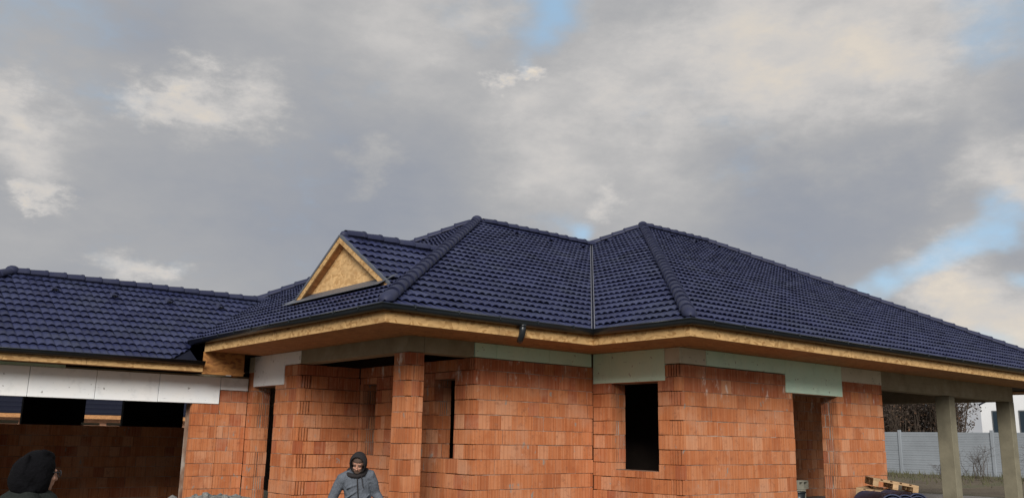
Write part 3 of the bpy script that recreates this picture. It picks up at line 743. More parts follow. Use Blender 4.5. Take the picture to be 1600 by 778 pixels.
# ridge and hip caps
def cap_mesh(dome=False):
    bm = bmesh.new(); seg = 12; r0, r1, L = .135, .115, .43
    st = [(0, r0, .0), (L, r1, 0)] if not dome else [(-.13, .02, 0), (-.11, .065, 0), (-.06, .110, 0), (0, r0, 0), (L, r1, 0)]
    rings = []
    for y, r, z in st:
        rings.append([bm.verts.new((-r*math.cos(math.pi*(k/seg*1.10-.05)), y, r*.92*math.sin(math.pi*(k/seg*1.10-.05))-.035)) for k in range(seg+1)])
    for a, b in zip(rings, rings[1:]):
        for k in range(seg): bm.faces.new((a[k], a[k+1], b[k+1], b[k])).smooth = True
    if not dome:   # thick lower rim
        fr = [bm.verts.new(v.co) for v in rings[0]]; inr = [bm.verts.new(Vector((v.co.x*.8, .006, (v.co.z+.035)*.8-.035))) for v in rings[0]]
        for k in range(seg): bm.faces.new((fr[k+1], fr[k], inr[k], inr[k+1]))
        rim = [bm.verts.new(Vector((v.co.x*1.05, .012, (v.co.z+.035)*1.05-.035))) for v in rings[0]]
        rim2 = [bm.verts.new(Vector((v.co.x*1.05, .05, (v.co.z+.035)*1.05-.035))) for v in rings[0]]
        for k in range(seg): bm.faces.new((rim[k], rim[k+1], rim2[k+1], rim2[k])).smooth = True; bm.faces.new((fr[k], fr[k+1], rim[k+1], rim[k]))
    me = bpy.data.meshes.new('ridge_cap'); bm.to_mesh(me); bm.free(); me.materials.append(M_CAP); return me
CAPM, DOME = cap_mesh(), cap_mesh(True)
def caps(a, b, dome=True, step=.37, lift=.0, first=0., parent=None, sc=.88):
    a = Vector(a)+Vector((0, 0, lift)); b = Vector(b)+Vector((0, 0, lift)); L = (b-a).length; y = (b-a)/L
    x = y.cross(Vector((0, 0, 1))).normalized(); z = x.cross(y)
    n = int((L-first-.27)/step)+1
    bm = bmesh.new(); tube(bm, [a-z*.035+y*.05, b-z*.035], [.085*sc, .085*sc], 8)
    rb_ = obj('ridge_roll', bm, M_CAP, None, True); rb_.parent = parent or house
    if parent is None: rb_.matrix_parent_inverse = Matrix.Translation(-Vector(house.location))
    for i in range(n):
        c = a+y*(first+i*step); s = sc*(1 if dome and i == 0 else random.uniform(.985, 1.02))
        z_ = z; c = c+z*random.uniform(-.004, .004)
        # the lower end rides over the cap below
        tilt = .035; y_ = (y-z*tilt).normalized(); z_ = x.cross(y_); c = c+z*.012
        o = bpy.data.objects.new('ridge_cap', DOME if dome and i == 0 else CAPM); COL.objects.link(o)
        o.parent = parent or house
        o.matrix_parent_inverse = Matrix.Translation(-Vector(house.location)) if parent is None else Matrix()
        o.matrix_basis = Matrix(((x.x*s, y_.x, z_.x*s, c.x), (x.y*s, y_.y, z_.y*s, c.y), (x.z*s, y_.z, z_.z*s, c.z), (0, 0, 0, 1)))
hl = .045
def up_line(a, b, t0): return a.lerp(b, t0/(b-a).length)
caps(up_line(C1, P1, .16), P1, True, lift=hl)
caps(up_line(C2, P2, .16), P2, True, lift=hl)
caps(up_line(C3, P3, .16), P3, True, lift=hl)
caps(up_line(C6, P1, 2.6), P1, False, lift=hl)
caps(P1b+Vector((.1, 0, 0)), P1, False, lift=hl)
caps(P2.lerp(C5, (H2-H1)/H2*1.0), P2, False, lift=hl)
caps(P3, P2, True, lift=hl)
caps(Vector((9.62, WRY, WA.z)), WA, True, lift=hl-.01)
caps(up_line(WE, WA, .16), WA, True, lift=hl)
caps(Vector((10.38, DY, DZ)), Vector((DX+.08, DY, DZ)), False, lift=hl-.015, parent=dorm, sc=.9)
for P_, dr in ((P1, 1), (P2, 1), (WA, 1)):
    bm = bmesh.new(); bmesh.ops.create_uvsphere(bm, u_segments=12, v_segments=8, radius=.145); bm.transform(Matrix.Translation(P_+Vector((0, 0, .03))) @ Matrix.Diagonal((1, 1, .8, 1)))
    obj('apex_cap', bm, M_CAP, house, True)
# vent tiles: small hooded tiles in a row below each ridge
vm = bmesh.new()
for x0, x1, y0, y1, z0, z1 in ((0, 1, 0, 1, 0, 1),):
    pr_ = [(-.075, 0), (-.065, .04), (-.03, .062), (.03, .062), (.065, .04), (.075, 0)]
    A = [vm.verts.new((x, 0, z)) for x, z in pr_]; B = [vm.verts.new((x*.8, .26, z*.1)) for x, z in pr_]
    for k in range(5): vm.faces.new((A[k], A[k+1], B[k+1], B[k])).smooth = True
    I = [vm.verts.new((x*.85, .03, z*.82)) for x, z in pr_]
    for k in range(5): vm.faces.new((A[k+1], A[k], I[k], I[k+1]))
vme = bpy.data.meshes.new('vent_tile'); vm.to_mesh(vme); vm.free(); vme.materials.append(M_CAP)
def vent(pt, e, s_plan, tan=TAN):
    e = Vector((*e, 0)); s = Vector((*s_plan, tan)).normalized(); n = e.cross(s)
    if n.z < 0: e = -e; n = -n
    o = bpy.data.objects.new('vent_tile', vme); COL.objects.link(o); o.parent = house; o.matrix_parent_inverse = Matrix.Translation(-Vector(house.location))
    c = Vector(pt)+n*.0
    o.matrix_basis = Matrix(((e.x, s.x, n.x, c.x), (e.y, s.y, n.y, c.y), (e.z, s.z, n.z, c.z), (0, 0, 0, 1)))
for x in (4.45, 5.65, 6.85, 8.05): vent((x, WRY-.85, WA.z-.85*TAN+.02), (1, 0), (0, 1))
for x in (14.4, 15.6, 16.8): vent((x, P1.y-.75, P1.z-.75*TAN+.02), (1, 0), (0, 1))
for x in (19.4, 20.5, 21.6, 22.6): vent((x, P2.y-.75, P2.z-.75*TAN+.02), (1, 0), (0, 1))
vent((P1.x-1.3, 18.3, P1.z-1.3*TAN+.02), (0, 1), (1, 0)); vent((P2.x-1.1, 17.2, P2.z-1.1*TAN+.02), (0, 1), (1, 0))

# ------------------------------------------------------------------ fence of concrete slabs behind the terrace
M_FENCE = simple('grey concrete slab', (.225, .25, .275), .85, .12, 1.2, .3, 18)
fence = empty('slab_fence', (49, 20, -.16)); tag(fence, 'long grey concrete slab fence behind the terrace posts', 'fence')
SP = 2.45; y0 = 24.6+2*SP
def fence_slab():
    bm = bmesh.new(); h = .247
    prof = [(0, 0), (.012, .012), (.012, .105), (.004, .115), (.004, .128), (.012, .138), (.012, h-.012), (0, h), (-.035, h), (-.035, 0)]
    a = [bm.verts.new((-q, .075, z)) for q, z in prof]; b = [bm.verts.new((-q, SP-.075, z)) for q, z in prof]
    k = len(prof); bm.faces.new(a); bm.faces.new(b[::-1])
    for i in range(k): bm.faces.new((a[i], b[i], b[(i+1) % k], a[(i+1) % k]))
    bmesh.ops.recalc_face_normals(bm, faces=bm.faces[:])
    me = bpy.data.meshes.new('slab'); bm.to_mesh(me); bm.free(); me.materials.append(M_FENCE); return me
slab = fence_slab()
for i in range(9):
    yb = y0-i*SP
    boxo('post', (48.93, yb-.085, -.6), (49.05, yb+.085, 2.20), M_FENCE, fence, .015)
    for k in range(9):
        o = bpy.data.objects.new('slab', slab); o.location = (49+random.uniform(-.004, .004), yb-SP, -.16+k*.25); link(o, fence)

# ------------------------------------------------------------------ white neighbour house
M_WHITE = simple('white render', (.74, .76, .78), .85, .05, .6, .1)
M_PANE = simple('dark window glass', (.03, .045, .06), .12, .2, 1, 0, spec=.6)
M_FRAME = simple('grey window frame', (.12, .13, .14), .5)
hx, hy = 70.0, 28.78; WHY = (28.01, 26.16)
wh = empty('white_house', (hx, hy-5, -.2)); tag(wh, 'white rendered gabled house beyond the grey fence', 'house')
bm = bmesh.new(); prism(bm, [(hx, hy, -.3), (hx, hy-11, -.3), (hx, hy-11, 4.4), (hx, hy-5.5, 6.9), (hx, hy, 4.4)], (12, 0, 0)); obj('wall', bm, M_WHITE, wh)
for sg in (0, 1):
    bm = bmesh.new(); ya = hy+.15 if sg == 0 else hy-11.15
    prism(bm, [(hx+.15, ya, 4.36), (hx+.15, hy-5.5, 6.93), (hx+12.2, hy-5.5, 6.93), (hx+12.2, ya, 4.36)], (0, 0, .14)); obj('roof', bm, M_DECK, wh)
for ya, za, zb, wd in ((WHY[0], 1.75, 4.0, 1.0), (WHY[1], 1.75, 4.0, 1.0), (WHY[1]-3, 1.75, 4.0, 1.0)):
    f = boxo('window', (hx-.03, ya, za), (hx+.05, ya-wd, zb), M_FRAME, wh); boxo('pane', (hx-.04, ya-.08, za+.08), (hx-.032, ya-wd+.08, zb-.08), M_PANE, f)

# ------------------------------------------------------------------ tiled neighbour house seen through the wing's back windows
nh = empty('tiled_house', (22, 82, -.2)); tag(nh, 'far low house with dark tiled roof glimpsed through the wing back windows', 'house')
Mn = Matrix.Translation((22, 82, 0)) @ Matrix.Rotation(R(-14), 4, 'Z')
def nobj(nm, bm, mat, par=None): bm.transform(Mn); return obj(nm, bm, mat, par or nh)
bm = bmesh.new(); box(bm, (-13, -5, -.4), (13, 5, 2.55)); nwall = nobj('wall', bm, simple('far brick', (.62, .34, .22), .9, .2, 3))
bm = bmesh.new(); e0 = 2.72
pts = [Vector((-14, -6, e0)), Vector((14, -6, e0)), Vector((9, 0, 6.0)), Vector((-9, 0, 6.0)), Vector((-14, 6, e0)), Vector((14, 6, e0))]
vs = [bm.verts.new(p_) for p_ in pts]
for f in ((0, 1, 2, 3), (5, 4, 3, 2), (0, 3, 4), (1, 5, 2), (0, 4, 5, 1)): bm.faces.new([vs[i] for i in f])
nroof = nobj('roof', bm, M_DECK)
for k in range(9):
    t_ = k/9; bm = bmesh.new(); za = e0+(6.0-e0)*t_; zc = za+(6.0-e0)/9; xa = 14-5*t_; ya = -6+6*t_
    prism(bm, [(-xa, ya-.04, za+.02), (xa, ya-.04, za+.02), (xa, ya-.04, za+.17), (-xa, ya-.04, za+.17)], (0, .1, 0))
    prism(bm, [(-xa, ya-.04, za+.17), (xa, ya-.04, za+.17), (xa-.5, ya+.66, zc+.03), (-xa+.5, ya+.66, zc+.03)], (0, 0, -.03)); nobj('tile_course', bm, M_DECK, nroof)
bm = bmesh.new(); box(bm, (-13.9, -6.05, 2.40), (13.9, -5.98, 2.70)); nobj('fascia_board', bm, M_SOF)
for xw in (-9, -4, 2, 8):
    bm = bmesh.new(); box(bm, (xw, -5.06, .8), (xw+1.4, -4.98, 2.1)); nobj('window', bm, M_PANE)

# ------------------------------------------------------------------ thicket behind the fence and dry bushes before it
M_TWIG = simple('bare twigs', (.05, .036, .026), .95, .3, 2, 0)
m = M('withered leaves', .9); r = m.rand(); m.color(m.ramp(r, [(0, (.030, .021, .016)), (.6, (.048, .032, .022)), (.93, (.07, .042, .025)), (1, (.14, .07, .035))])); M_LEAF = m.m
def twig(vs, fs, a, b, r0, r1):
    a = Vector(a); b = Vector(b); d = (b-a).normalized(); s = d.cross(Vector((.3, .5, .8))).normalized(); t_ = d.cross(s); k = len(vs)
    for p_, r_ in ((a, r0), (b, r1)):
        for q in range(3): an = 2.094*q; vs.append(p_+s*r_*math.cos(an)+t_*r_*math.sin(an))
    for q in range(3): fs.append((k+q, k+(q+1) % 3, k+3+(q+1) % 3, k+3+q))
def shrub(vs, fs, c, h, spread, n, depth=2, r0=.03):
    tips = []
    for i in range(n):
        a = Vector(c)+Vector((random.gauss(0, spread*.25), random.gauss(0, spread*.25), 0)); b = a+Vector((random.gauss(0, spread*.35), random.gauss(0, spread*.35), h*random.uniform(.6, 1)))
        mid = a.lerp(b, .5)+Vector((random.gauss(0, spread*.08), random.gauss(0, spread*.08), 0))
        twig(vs, fs, a, mid, r0, r0*.7); twig(vs, fs, mid, b, r0*.7, r0*.25)
        for j in range(6 if depth > 1 else 3):
            p0 = (mid if random.random() < .4 else a).lerp(b, random.uniform(.3, .95)); p1 = p0+Vector((random.gauss(0, spread*.3), random.gauss(0, spread*.3), h*random.uniform(.05, .25)))
            twig(vs, fs, p0, p1, r0*.4, r0*.12); tips.append(p1)
            for k in range(3):
                p2 = p0.lerp(p1, random.uniform(.4, 1)); p3 = p2+Vector((random.gauss(0, spread*.14), random.gauss(0, spread*.14), h*random.uniform(.0, .1))); twig(vs, fs, p2, p3, r0*.22, r0*.08); tips.append(p3)
    return tips
vs, fs, tips = [], [], []
for i in range(190):
    x = random.uniform(52, 63); y = x*random.uniform(.44, .74); tips += shrub(vs, fs, (x, y, -.25), random.uniform(4.4, 6.2), 1.4, 4, r0=.05)
k0 = len(fs); lv = []
mi = [0]*k0; rn = [0.]*len(vs)
for p_ in tips:
    for j in range(5):
        c = p_+Vector((random.gauss(0, .25), random.gauss(0, .25), random.gauss(0, .25))); s = random.uniform(.05, .11)
        a = Vector((random.gauss(0, 1), random.gauss(0, 1), random.gauss(0, 1))).normalized(); b = a.cross(Vector((random.gauss(0, 1), random.gauss(0, 1), random.gauss(0, 1)))).normalized()
        k = len(vs); vs += [c-a*s, c+b*s*.5, c+a*s, c-b*s*.5]; fs.append((k, k+1, k+2, k+3)); mi.append(1); q = random.random(); rn += [q]*4
me = bpy.data.meshes.new('thicket'); me.from_pydata(vs, [], fs); me.materials.append(M_TWIG); me.materials.append(M_LEAF); me.polygons.foreach_set('material_index', mi)
me.attributes.new('rnd', 'FLOAT', 'POINT').data.foreach_set('value', rn)
th = bpy.data.objects.new('thicket', me); th['kind'] = 'stuff'; th['label'] = 'dark brown withered thicket behind the grey fence'; th['category'] = 'thicket'; COL.objects.link(th)
bl = ['bare dry bush before the fence, left of the far terrace post', 'low dry bush before the fence between the terrace posts', 'dry bush right of the far terrace post']
for i, (x, y, h, s, n) in enumerate(((45.5, 19.0, 1.55, .8, 16), (45, 20.4, .8, .7, 10), (44, 16.0, 1.7, 1.0, 18))):
    vs, fs = [], []; shrub(vs, fs, (x, y, gz(x, y)-.05), h, s, n, r0=.014)
    me = bpy.data.meshes.new('dry_bush'); me.from_pydata(vs, [], fs); me.materials.append(M_TWIG); o = bpy.data.objects.new('dry_bush', me); COL.objects.link(o); tag(o, bl[i], 'bush', 'dry bushes before the fence')
# rough grass strip at the fence
vs, fs = [], []
for i in range(5000):
    x, y = random.uniform(38, 48.6), random.uniform(11, 30)
    if random.random() > ((x-36)/12.6)**1.5: continue
    z = gz(x, y)-.03; h = random.uniform(.08, .38); a = random.uniform(0, 6.28); k = len(vs); wd = .02
    vs += [Vector((x-wd*math.cos(a), y-wd*math.sin(a), z)), Vector((x+wd*math.cos(a), y+wd*math.sin(a), z)), Vector((x+random.gauss(0, .08), y+random.gauss(0, .08), z+h))]; fs.append((k, k+1, k+2))
o = obj('rough_grass', (vs, [], fs), simple('dull grass', (.075, .075, .035), .95, .35, 1.2, 0)); o['kind'] = 'stuff'; o['label'] = 'rough dull grass along the foot of the grey fence'; o['category'] = 'grass'

# ------------------------------------------------------------------ pallets and rolls before the right wall
M_WOOD = simple('pallet wood', (.40, .27, .15), .85, .3, 5, .3, 30)
M_WOODD = simple('old pallet wood', (.17, .105, .06), .9, .3, 5, .3, 30)
def pallet(label, loc, rz, tilt, mat, group='wooden pallets before the right wall'):
    e = empty('wooden_pallet', loc, rz); e.rotation_euler = (tilt, 0, rz)
    tag(e, label, 'pallet', group)
    def p(nm, a, b):
        o = boxo(nm, a, b, mat, None, .004); o.parent = e
    for i in range(5): p('deck_board', (-.6, -.4+i*.168, .122), (.6, -.4+i*.168+.128, .144))
    for x in (-.6, -.06, .48): p('cross_board', (x, -.4, .1), (x+.12, .4, .121))
    for x in (-.6, -.06, .48):
        for y in (-.4, -.05, .3): p('block', (x, y, .022), (x+.12, y+.1, .099))
    for y in (-.4, -.05, .3): p('bottom_board', (-.6, y, 0), (.6, y+.1, .021))
    return e
px, py = 16.75, 8.9
zz = gz(px, py)
PALL = [('lowest wooden pallet of the stack before the right wall', 0, 0), ('second wooden pallet from the ground before the right wall', .02, .0), ('third wooden pallet from the ground before the right wall', -.03, 0), ('fourth wooden pallet from the ground before the right wall', .02, 0), ('fifth wooden pallet from the ground before the right wall', .03, 0)]
for i, (lb, a, t_) in enumerate(PALL): pallet(lb, (px+.02*i, py, zz+.02+.146*i), a+.25, 0, M_WOODD)
pallet('pale wooden pallet tilted on top of the stack by the right wall', (px+.12, py-.02, zz+.02+.146*5+.10), .32, .12, M_WOOD)
pallet('broken wooden pallet leaning over the topmost one by the right wall', (px+.35, py-.05, zz+.02+.146*6+.12), .62, .16, M_WOOD)
# rolls of navy membrane lying on a crate-high stack of pallets in front
m = M('navy membrane', .6); p = m.pos(); m.color(m.ramp(m.noise(p, 6, 4), [(.3, (.020, .027, .065)), (.75, (.038, .048, .105))])); m.bump(m.noise(p, 25, 4), .5, .01); M_ROLL = m.m
for i in range(4): pallet(['lowest','second','third','topmost'][i]+' pallet of the stack under the navy rolls', (15.0+.015*i, 7.75, zz+.02+.146*i), .45+.02*(i % 3), 0, M_WOODD, 'wooden pallets under the navy rolls')
def roll(label, loc, rz, r, L):
    e = empty('membrane_roll', loc, rz); tag(e, label, 'roll', 'navy membrane rolls before the right wall')
    bm = bmesh.new(); seg = 28; turns = 4; pts = []
    for k in range(seg*turns+1):
        a = 2*math.pi*k/seg; rr = r*(.28+.72*k/(seg*turns)); pts.append((rr*math.cos(a)*1.05, rr*math.sin(a)*.96))
    A = [bm.verts.new((x, -L/2+.015*math.sin(i*.37), z+r)) for i, (x, z) in enumerate(pts)]; B = [bm.verts.new((x, L/2, z+r)) for x, z in pts]
    th_ = .020
    A2 = [bm.verts.new((x*(1-th_/max(.05, math.hypot(x, z))), -L/2+.015*math.sin(i*.37), z*(1-th_/max(.05, math.hypot(x, z)))+r)) for i, (x, z) in enumerate(pts)]
    for i in range(len(pts)-1): bm.faces.new((A[i], A[i+1], B[i+1], B[i])).smooth = True; bm.faces.new((A2[i+1], A2[i], A[i], A[i+1]))
    o = obj('sheet', bm, M_ROLL); o.parent = e
    bm = bmesh.new(); tube(bm, [(0, -L/2+.05, r), (0, L/2-.02, r)], [r*.26, r*.26], 14, cap=False); o = obj('core', bm, M_GUT, None, True); o.parent = e
rz_ = .45
RZT = zz+.02+.146*4+.002
bx_, by_ = 15.0, 7.75
roll('leftmost navy membrane roll before the right wall', (bx_-.46, by_-.02, RZT), rz_-1.1, .25, 1.0)
roll('middle navy membrane roll before the right wall', (bx_+.10, by_+.10, RZT), rz_-1.0, .235, 1.0)
roll('rightmost navy membrane roll before the right wall', (bx_+.62, by_+.12, RZT), rz_-1.05, .24, 1.0)

# ------------------------------------------------------------------ things inside the right doorway
M_BLK = simple('grey cement block', (.27, .26, .21), .9, .2, 6, .3)
e = empty('block_stack', (17.6, 11.3, -.02)); tag(e, 'small stack of grey hollow cement blocks inside the right doorway', 'blocks')
for k in range(3):
    bm = bmesh.new(); x0 = 17.62+(.0 if k == 2 else -.12); y0_ = 11.2; z0 = -.015+k*.19
    for a, b in (((0, 0, 0), (.4, .04, .18)), ((0, .16, 0), (.4, .2, .18))): pass
    # shell with two slots facing the opening
    for a, b in (((0, 0, 0), (.40, .2, .035)), ((0, 0, .15), (.40, .2, .185)), ((0, 0, .035), (.04, .2, .15)), ((.18, 0, .035), (.22, .2, .15)), ((.36, 0, .035), (.40, .2, .15)), ((.04, .15, .036), (.18, .2, .149)), ((.22, .15, .036), (.36, .2, .149))):
        box(bm, Vector(a)+Vector((x0, y0_, z0)), Vector(b)+Vector((x0, y0_, z0)))
    obj('cement_block', bm, M_BLK, e)
bk = empty('bucket', (17.2, 10.95, -.02)); tag(bk, 'black plastic bucket inside the right doorway', 'bucket')
bm = bmesh.new(); tube(bm, [(17.2, 10.95, -.015), (17.2, 10.95, .10), (17.2, 10.95, .33)], [.12, .13, .15], 20, cap=False); obj('body', bm, M_GUT, bk, True)
bm = bmesh.new(); tube(bm, [(17.2, 10.95, .315), (17.2, 10.95, .345)], [.16, .16], 20, cap=False); obj('rim', bm, M_GUT, bk, True)

# ------------------------------------------------------------------ grey rubble heap at the bottom left
m = M('grey rubble', .95); p = m.pos(); m.color(m.ramp(m.noise(p, 14, 6, .7), [(.3, (.10, .10, .095)), (.55, (.19, .19, .18)), (.75, (.34, .34, .32))])); m.bump(m.noise(p, 22, 5, .7), .9, .04); M_RUB = m.m
hc = Vector((3.80, 9.35, GZ)); heap = empty('rubble_heap', hc); tag(heap, 'pale grey rubble heap in front of the left wing pier', 'rubble')
bm = bmesh.new(); nr, ns = 16, 40; rr = []
for i in range(nr+1):
    t_ = i/nr; ring = []
    for k in range(ns):
        a = 2*math.pi*k/ns; wob = 1+.12*math.sin(3*a+1)+.06*math.sin(7*a); h = 1.19*(1-t_**2.0) if t_ < 1 else -.1
        ring.append(bm.verts.new((hc.x+1.9*t_*wob*math.cos(a), hc.y+1.5*t_*wob*math.sin(a), GZ+h+random.uniform(-.02, .02))))
    rr.append(ring)
for a, b in zip(rr, rr[1:]):
    for k in range(ns): bm.faces.new((a[k], b[k], b[(k+1) % ns], a[(k+1) % ns]))
bm.faces.new(rr[0])
obj('heap', bm, M_RUB, heap)
bm = bmesh.new()
for i in range(900):
    t_ = random.random()**.5; a = random.uniform(0, 6.283); h = 1.19*max(0, 1-t_**2.0); s = random.uniform(.015, .055)
    mt = Matrix.Translation((hc.x+1.9*t_*math.cos(a), hc.y+1.5*t_*math.sin(a), GZ+h+.01)) @ Matrix.Rotation(random.uniform(0, 6), 4, (random.random(), random.random(), 1)) @ Matrix.Diagonal((s*random.uniform(.7, 1.6), s, s*random.uniform(.5, 1), 1))
    bmesh.ops.create_icosphere(bm, subdivisions=1, radius=1, matrix=mt)
obj('stones', bm, M_RUB, heap, kind='stuff')

# ------------------------------------------------------------------ people
M_SKIN = simple('skin', (.42, .22, .15), .6, .12, 20, .1)
M_BEARD = simple('dark stubble', (.085, .055, .042), .9, .3, 60, .3)
def fabric(name, c, var=.25):
    m = M(name, .95); p = m.pos(); n = m.noise(p, 55, 4, .7); n2 = m.noise(p, 5, 3)
    col = m.ramp(n, [(.3, tuple(x*(1-var) for x in c)), (.7, tuple(x*(1+var) for x in c))]); col = m.mix(m.rng(n2, .4, .7, 0, .3), col, tuple(x*.8 for x in c))
    m.color(col); m.bump(m.math('ADD', m.math('MULTIPLY', n, .4), m.noise(p, 13, 4, .6)), .7, .03); m.b.inputs['Specular IOR Level'].default_value = .12; return m.m
M_JKT = fabric('grey fleece', (.115, .13, .155)); M_HOODI = fabric('charcoal hood', (.030, .027, .028)); M_TRS = fabric('work trousers', (.05, .05, .055)); M_BLK2 = fabric('black fleece', (.0035, .0035, .0048)); M_DGRN = fabric('dark green jacket', (.020, .024, .022)); M_BOOT = fabric('dark boots', (.04, .03, .025))
def fuse(name, bm, mat, parent, voxel, rot):
    """one continuous surface out of overlapping limbs"""
    me = bpy.data.meshes.new(name); bm.to_mesh(me); bm.free()
    o = bpy.data.objects.new(name+'_src', me); COL.objects.link(o)
    md = o.modifiers.new('r', 'REMESH'); md.mode = 'VOXEL'; md.voxel_size = voxel; md.use_smooth_shade = True
    s = o.modifiers.new('s', 'SMOOTH'); s.iterations = 3; s.factor = .5
    dg = bpy.context.evaluated_depsgraph_get(); me2 = bpy.data.meshes.new_from_object(o.evaluated_get(dg))
    bpy.data.objects.remove(o); me2.name = name; me2.materials.clear(); me2.materials.append(mat)
    for p_ in me2.polygons: p_.use_smooth = True
    r_ = bpy.data.objects.new(name, me2); COL.objects.link(r_); r_.parent = parent
    return r_
def ell(bm, c, r, seg=16, rot=None):
    bmesh.ops.create_uvsphere(bm, u_segments=seg, v_segments=seg//2+2, radius=1, matrix=Matrix.Translation(c) @ (rot or Matrix()) @ Matrix.Diagonal((*r, 1)))
def hand(bm, wr, fd, sd):
    """palm, four curled fingers and a thumb; fd finger direction, sd thumb side"""
    fd = Vector(fd).normalized(); sd = Vector(sd); sd = (sd-fd*sd.dot(fd)).normalized(); nd = fd.cross(sd); wr = Vector(wr)
    tube(bm, [wr-fd*.01, wr+fd*.045, wr+fd*.085], [.026, .040, .038], 10, [.018, .018, .015], upv=nd)
    for i, L in enumerate((.072, .080, .074, .058)):
        b = wr+fd*.088+sd*(.030-.020*i); c = b+fd*L*.5+nd*.008; tube(bm, [b-fd*.02, b, c, c+fd*L*.36+nd*.022], [.0095, .0095, .0088, .0075], 8)
    b = wr+fd*.03+sd*.03; tube(bm, [b-sd*.015, b+sd*.022+fd*.028, b+sd*.03+fd*.062+nd*.01], [.012, .011, .009], 8)
# local frame of a person: +x image right, -y towards the camera, z up, feet at 0
def head_mesh(bm, c, rot):
    T_ = Matrix.Translation(c) @ rot
    def e_(p_, r_): bmesh.ops.create_uvsphere(bm, u_segments=18, v_segments=12, radius=1, matrix=T_ @ Matrix.Translation(p_) @ Matrix.Diagonal((*r_, 1)))
    e_((0, .01, .03), (.076, .095, .092)); e_((0, -.028, -.045), (.058, .062, .070)); e_((0, -.060, -.088), (.030, .026, .024))
    e_((0, -.094, -.012), (.011, .016, .026)); e_((0, -.103, -.030), (.016, .014, .012))
    e_((-.031, -.078, .022), (.026, .014, .009)); e_((.031, -.078, .022), (.026, .014, .009))
    e_((-.036, -.072, -.025), (.022, .018, .018)); e_((.036, -.072, -.025), (.022, .018, .018)); e_((0, -.083, -.058), (.026, .012, .010))
    e_((-.077, .012, -.005), (.010, .018, .030)); e_((.077, .012, -.005), (.010, .018, .030))
def person_grey():
    rz = math.atan2(10.65, 6.28)-math.pi/2
    loc = Vector((6.44, 10.565, GZ)); P_ = empty('person', loc, rz); tag(P_, 'person in grey zipped fleece with dark hood up standing before the porch', 'person'); P_.rotation_euler = (R(7), R(-9), rz)
    rot = Matrix.Rotation(R(20), 4, 'X') @ Matrix.Rotation(R(-16), 4, 'Z') @ Matrix.Rotation(R(8), 4, 'Y')
    hc_ = Vector((.055, -.11, 1.515))
    # body
    bm = bmesh.new(); head_mesh(bm, hc_, rot)
    tube(bm, [(.03, -.01, 1.34), (.05, -.08, 1.45)], [.058, .055], 12)
    tube(bm, [(0, .02, .92), (0, .03, 1.1), (.01, .02, 1.28), (.02, 0, 1.38)], [.145, .135, .15, .085], 16, [.10, .10, .11, .075], upv=(0, 1, 0))
    LS, LE, LWr = (-.175, .0, 1.335), (-.33, .04, 1.09), (-.42, -.10, .87)
    RSh, RE, RWr = (.185, .0, 1.33), (.235, .08, 1.07), (.35, -.06, .87)
    for a, b, c in ((LS, LE, LWr), (RSh, RE, RWr)): tube(bm, [a, b, c], [.05, .04, .028], 10)
    for s in (-1, 1): tube(bm, [(s*.09, .02, .92), (s*.11, -.02, .5), (s*.12, .03, .09)], [.085, .056, .04], 12); tube(bm, [(s*.12, .05, .05), (s*.13, -.10, .04)], [.042, .036], 10)
    hand(bm, LWr, (-.25, -.55, -.8), (.6, -.6, 0)); hand(bm, RWr, (.35, -.5, -.8), (-.6, -.6, 0))
    body = fuse('body', bm, M_SKIN, P_, .0075, None)
    # beard, brows and mouth as thin shells on the face
    bm = bmesh.new(); T_ = Matrix.Translation(hc_) @ rot
    def e2(p_, r_): bmesh.ops.create_uvsphere(bm, u_segments=14, v_segments=10, radius=1, matrix=T_ @ Matrix.Translation(p_) @ Matrix.Diagonal((*r_, 1)))
    e2((0, -.058, -.087), (.040, .034, .030)); e2((-.045, -.036, -.068), (.018, .036, .034)); e2((.045, -.036, -.068), (.018, .036, .034)); e2((0, -.092, -.048), (.026, .009, .006))
    e2((-.031, -.088, .031), (.021, .006, .005)); e2((.031, -.088, .031), (.021, .006, .005)); e2((-.030, -.087, .008), (.013, .006, .006)); e2((.030, -.087, .008), (.013, .006, .006))
    e2((0, .008, .066), (.080, .094, .068)); e2((-.070, .0, .02), (.012, .05, .05)); e2((.070, .0, .02), (.012, .05, .05))
    o = obj('hair_and_beard', bm, M_BEARD, None, True); o.parent = body
    # jacket
    bm = bmesh.new()
    tube(bm, [(0, .03, .80), (0, .03, .98), (.0, .03, 1.12), (.005, .02, 1.26), (.015, .0, 1.36), (.02, -.01, 1.40)], [.185, .178, .172, .185, .15, .10], 20, [.135, .13, .13, .135, .115, .09], upv=(0, 1, 0))
    tube(bm, [(-.09, .01, 1.36), (-.175, .0, 1.33), (-.24, .02, 1.24), (-.33, .04, 1.09), (-.385, -.03, .97), (-.425, -.105, .865)], [.075, .080, .072, .064, .056, .050], 14)
    tube(bm, [(.10, .01, 1.36), (.185, .0, 1.325), (.215, .03, 1.22), (.235, .08, 1.07), (.29, .02, .97), (.352, -.065, .865)], [.075, .080, .072, .064, .056, .050], 14)
    for q, (a, b, r_) in enumerate(() and (((-.29, .03, 1.17), (-.33, -.02, 1.15), .05), ((-.36, 0, 1.03), (-.40, -.05, 1.0), .045), ((.24, .07, 1.12), (.24, .0, 1.14), .05))): tube(bm, [a, b], [r_, r_], 10)
    # folds drawn across the front
    for a, b in (((-.13, -.095, 1.22), (.0, -.115, 1.25)), ((-.15, -.09, 1.10), (-.02, -.11, 1.16)), ((.15, -.085, 1.10), (.05, -.11, 1.02)), ((-.15, -.085, .98), (.03, -.10, .93))): tube(bm, [a, b], [.014, .012], 8)
    jk = fuse('jacket', bm, M_JKT, P_, .0085, None)
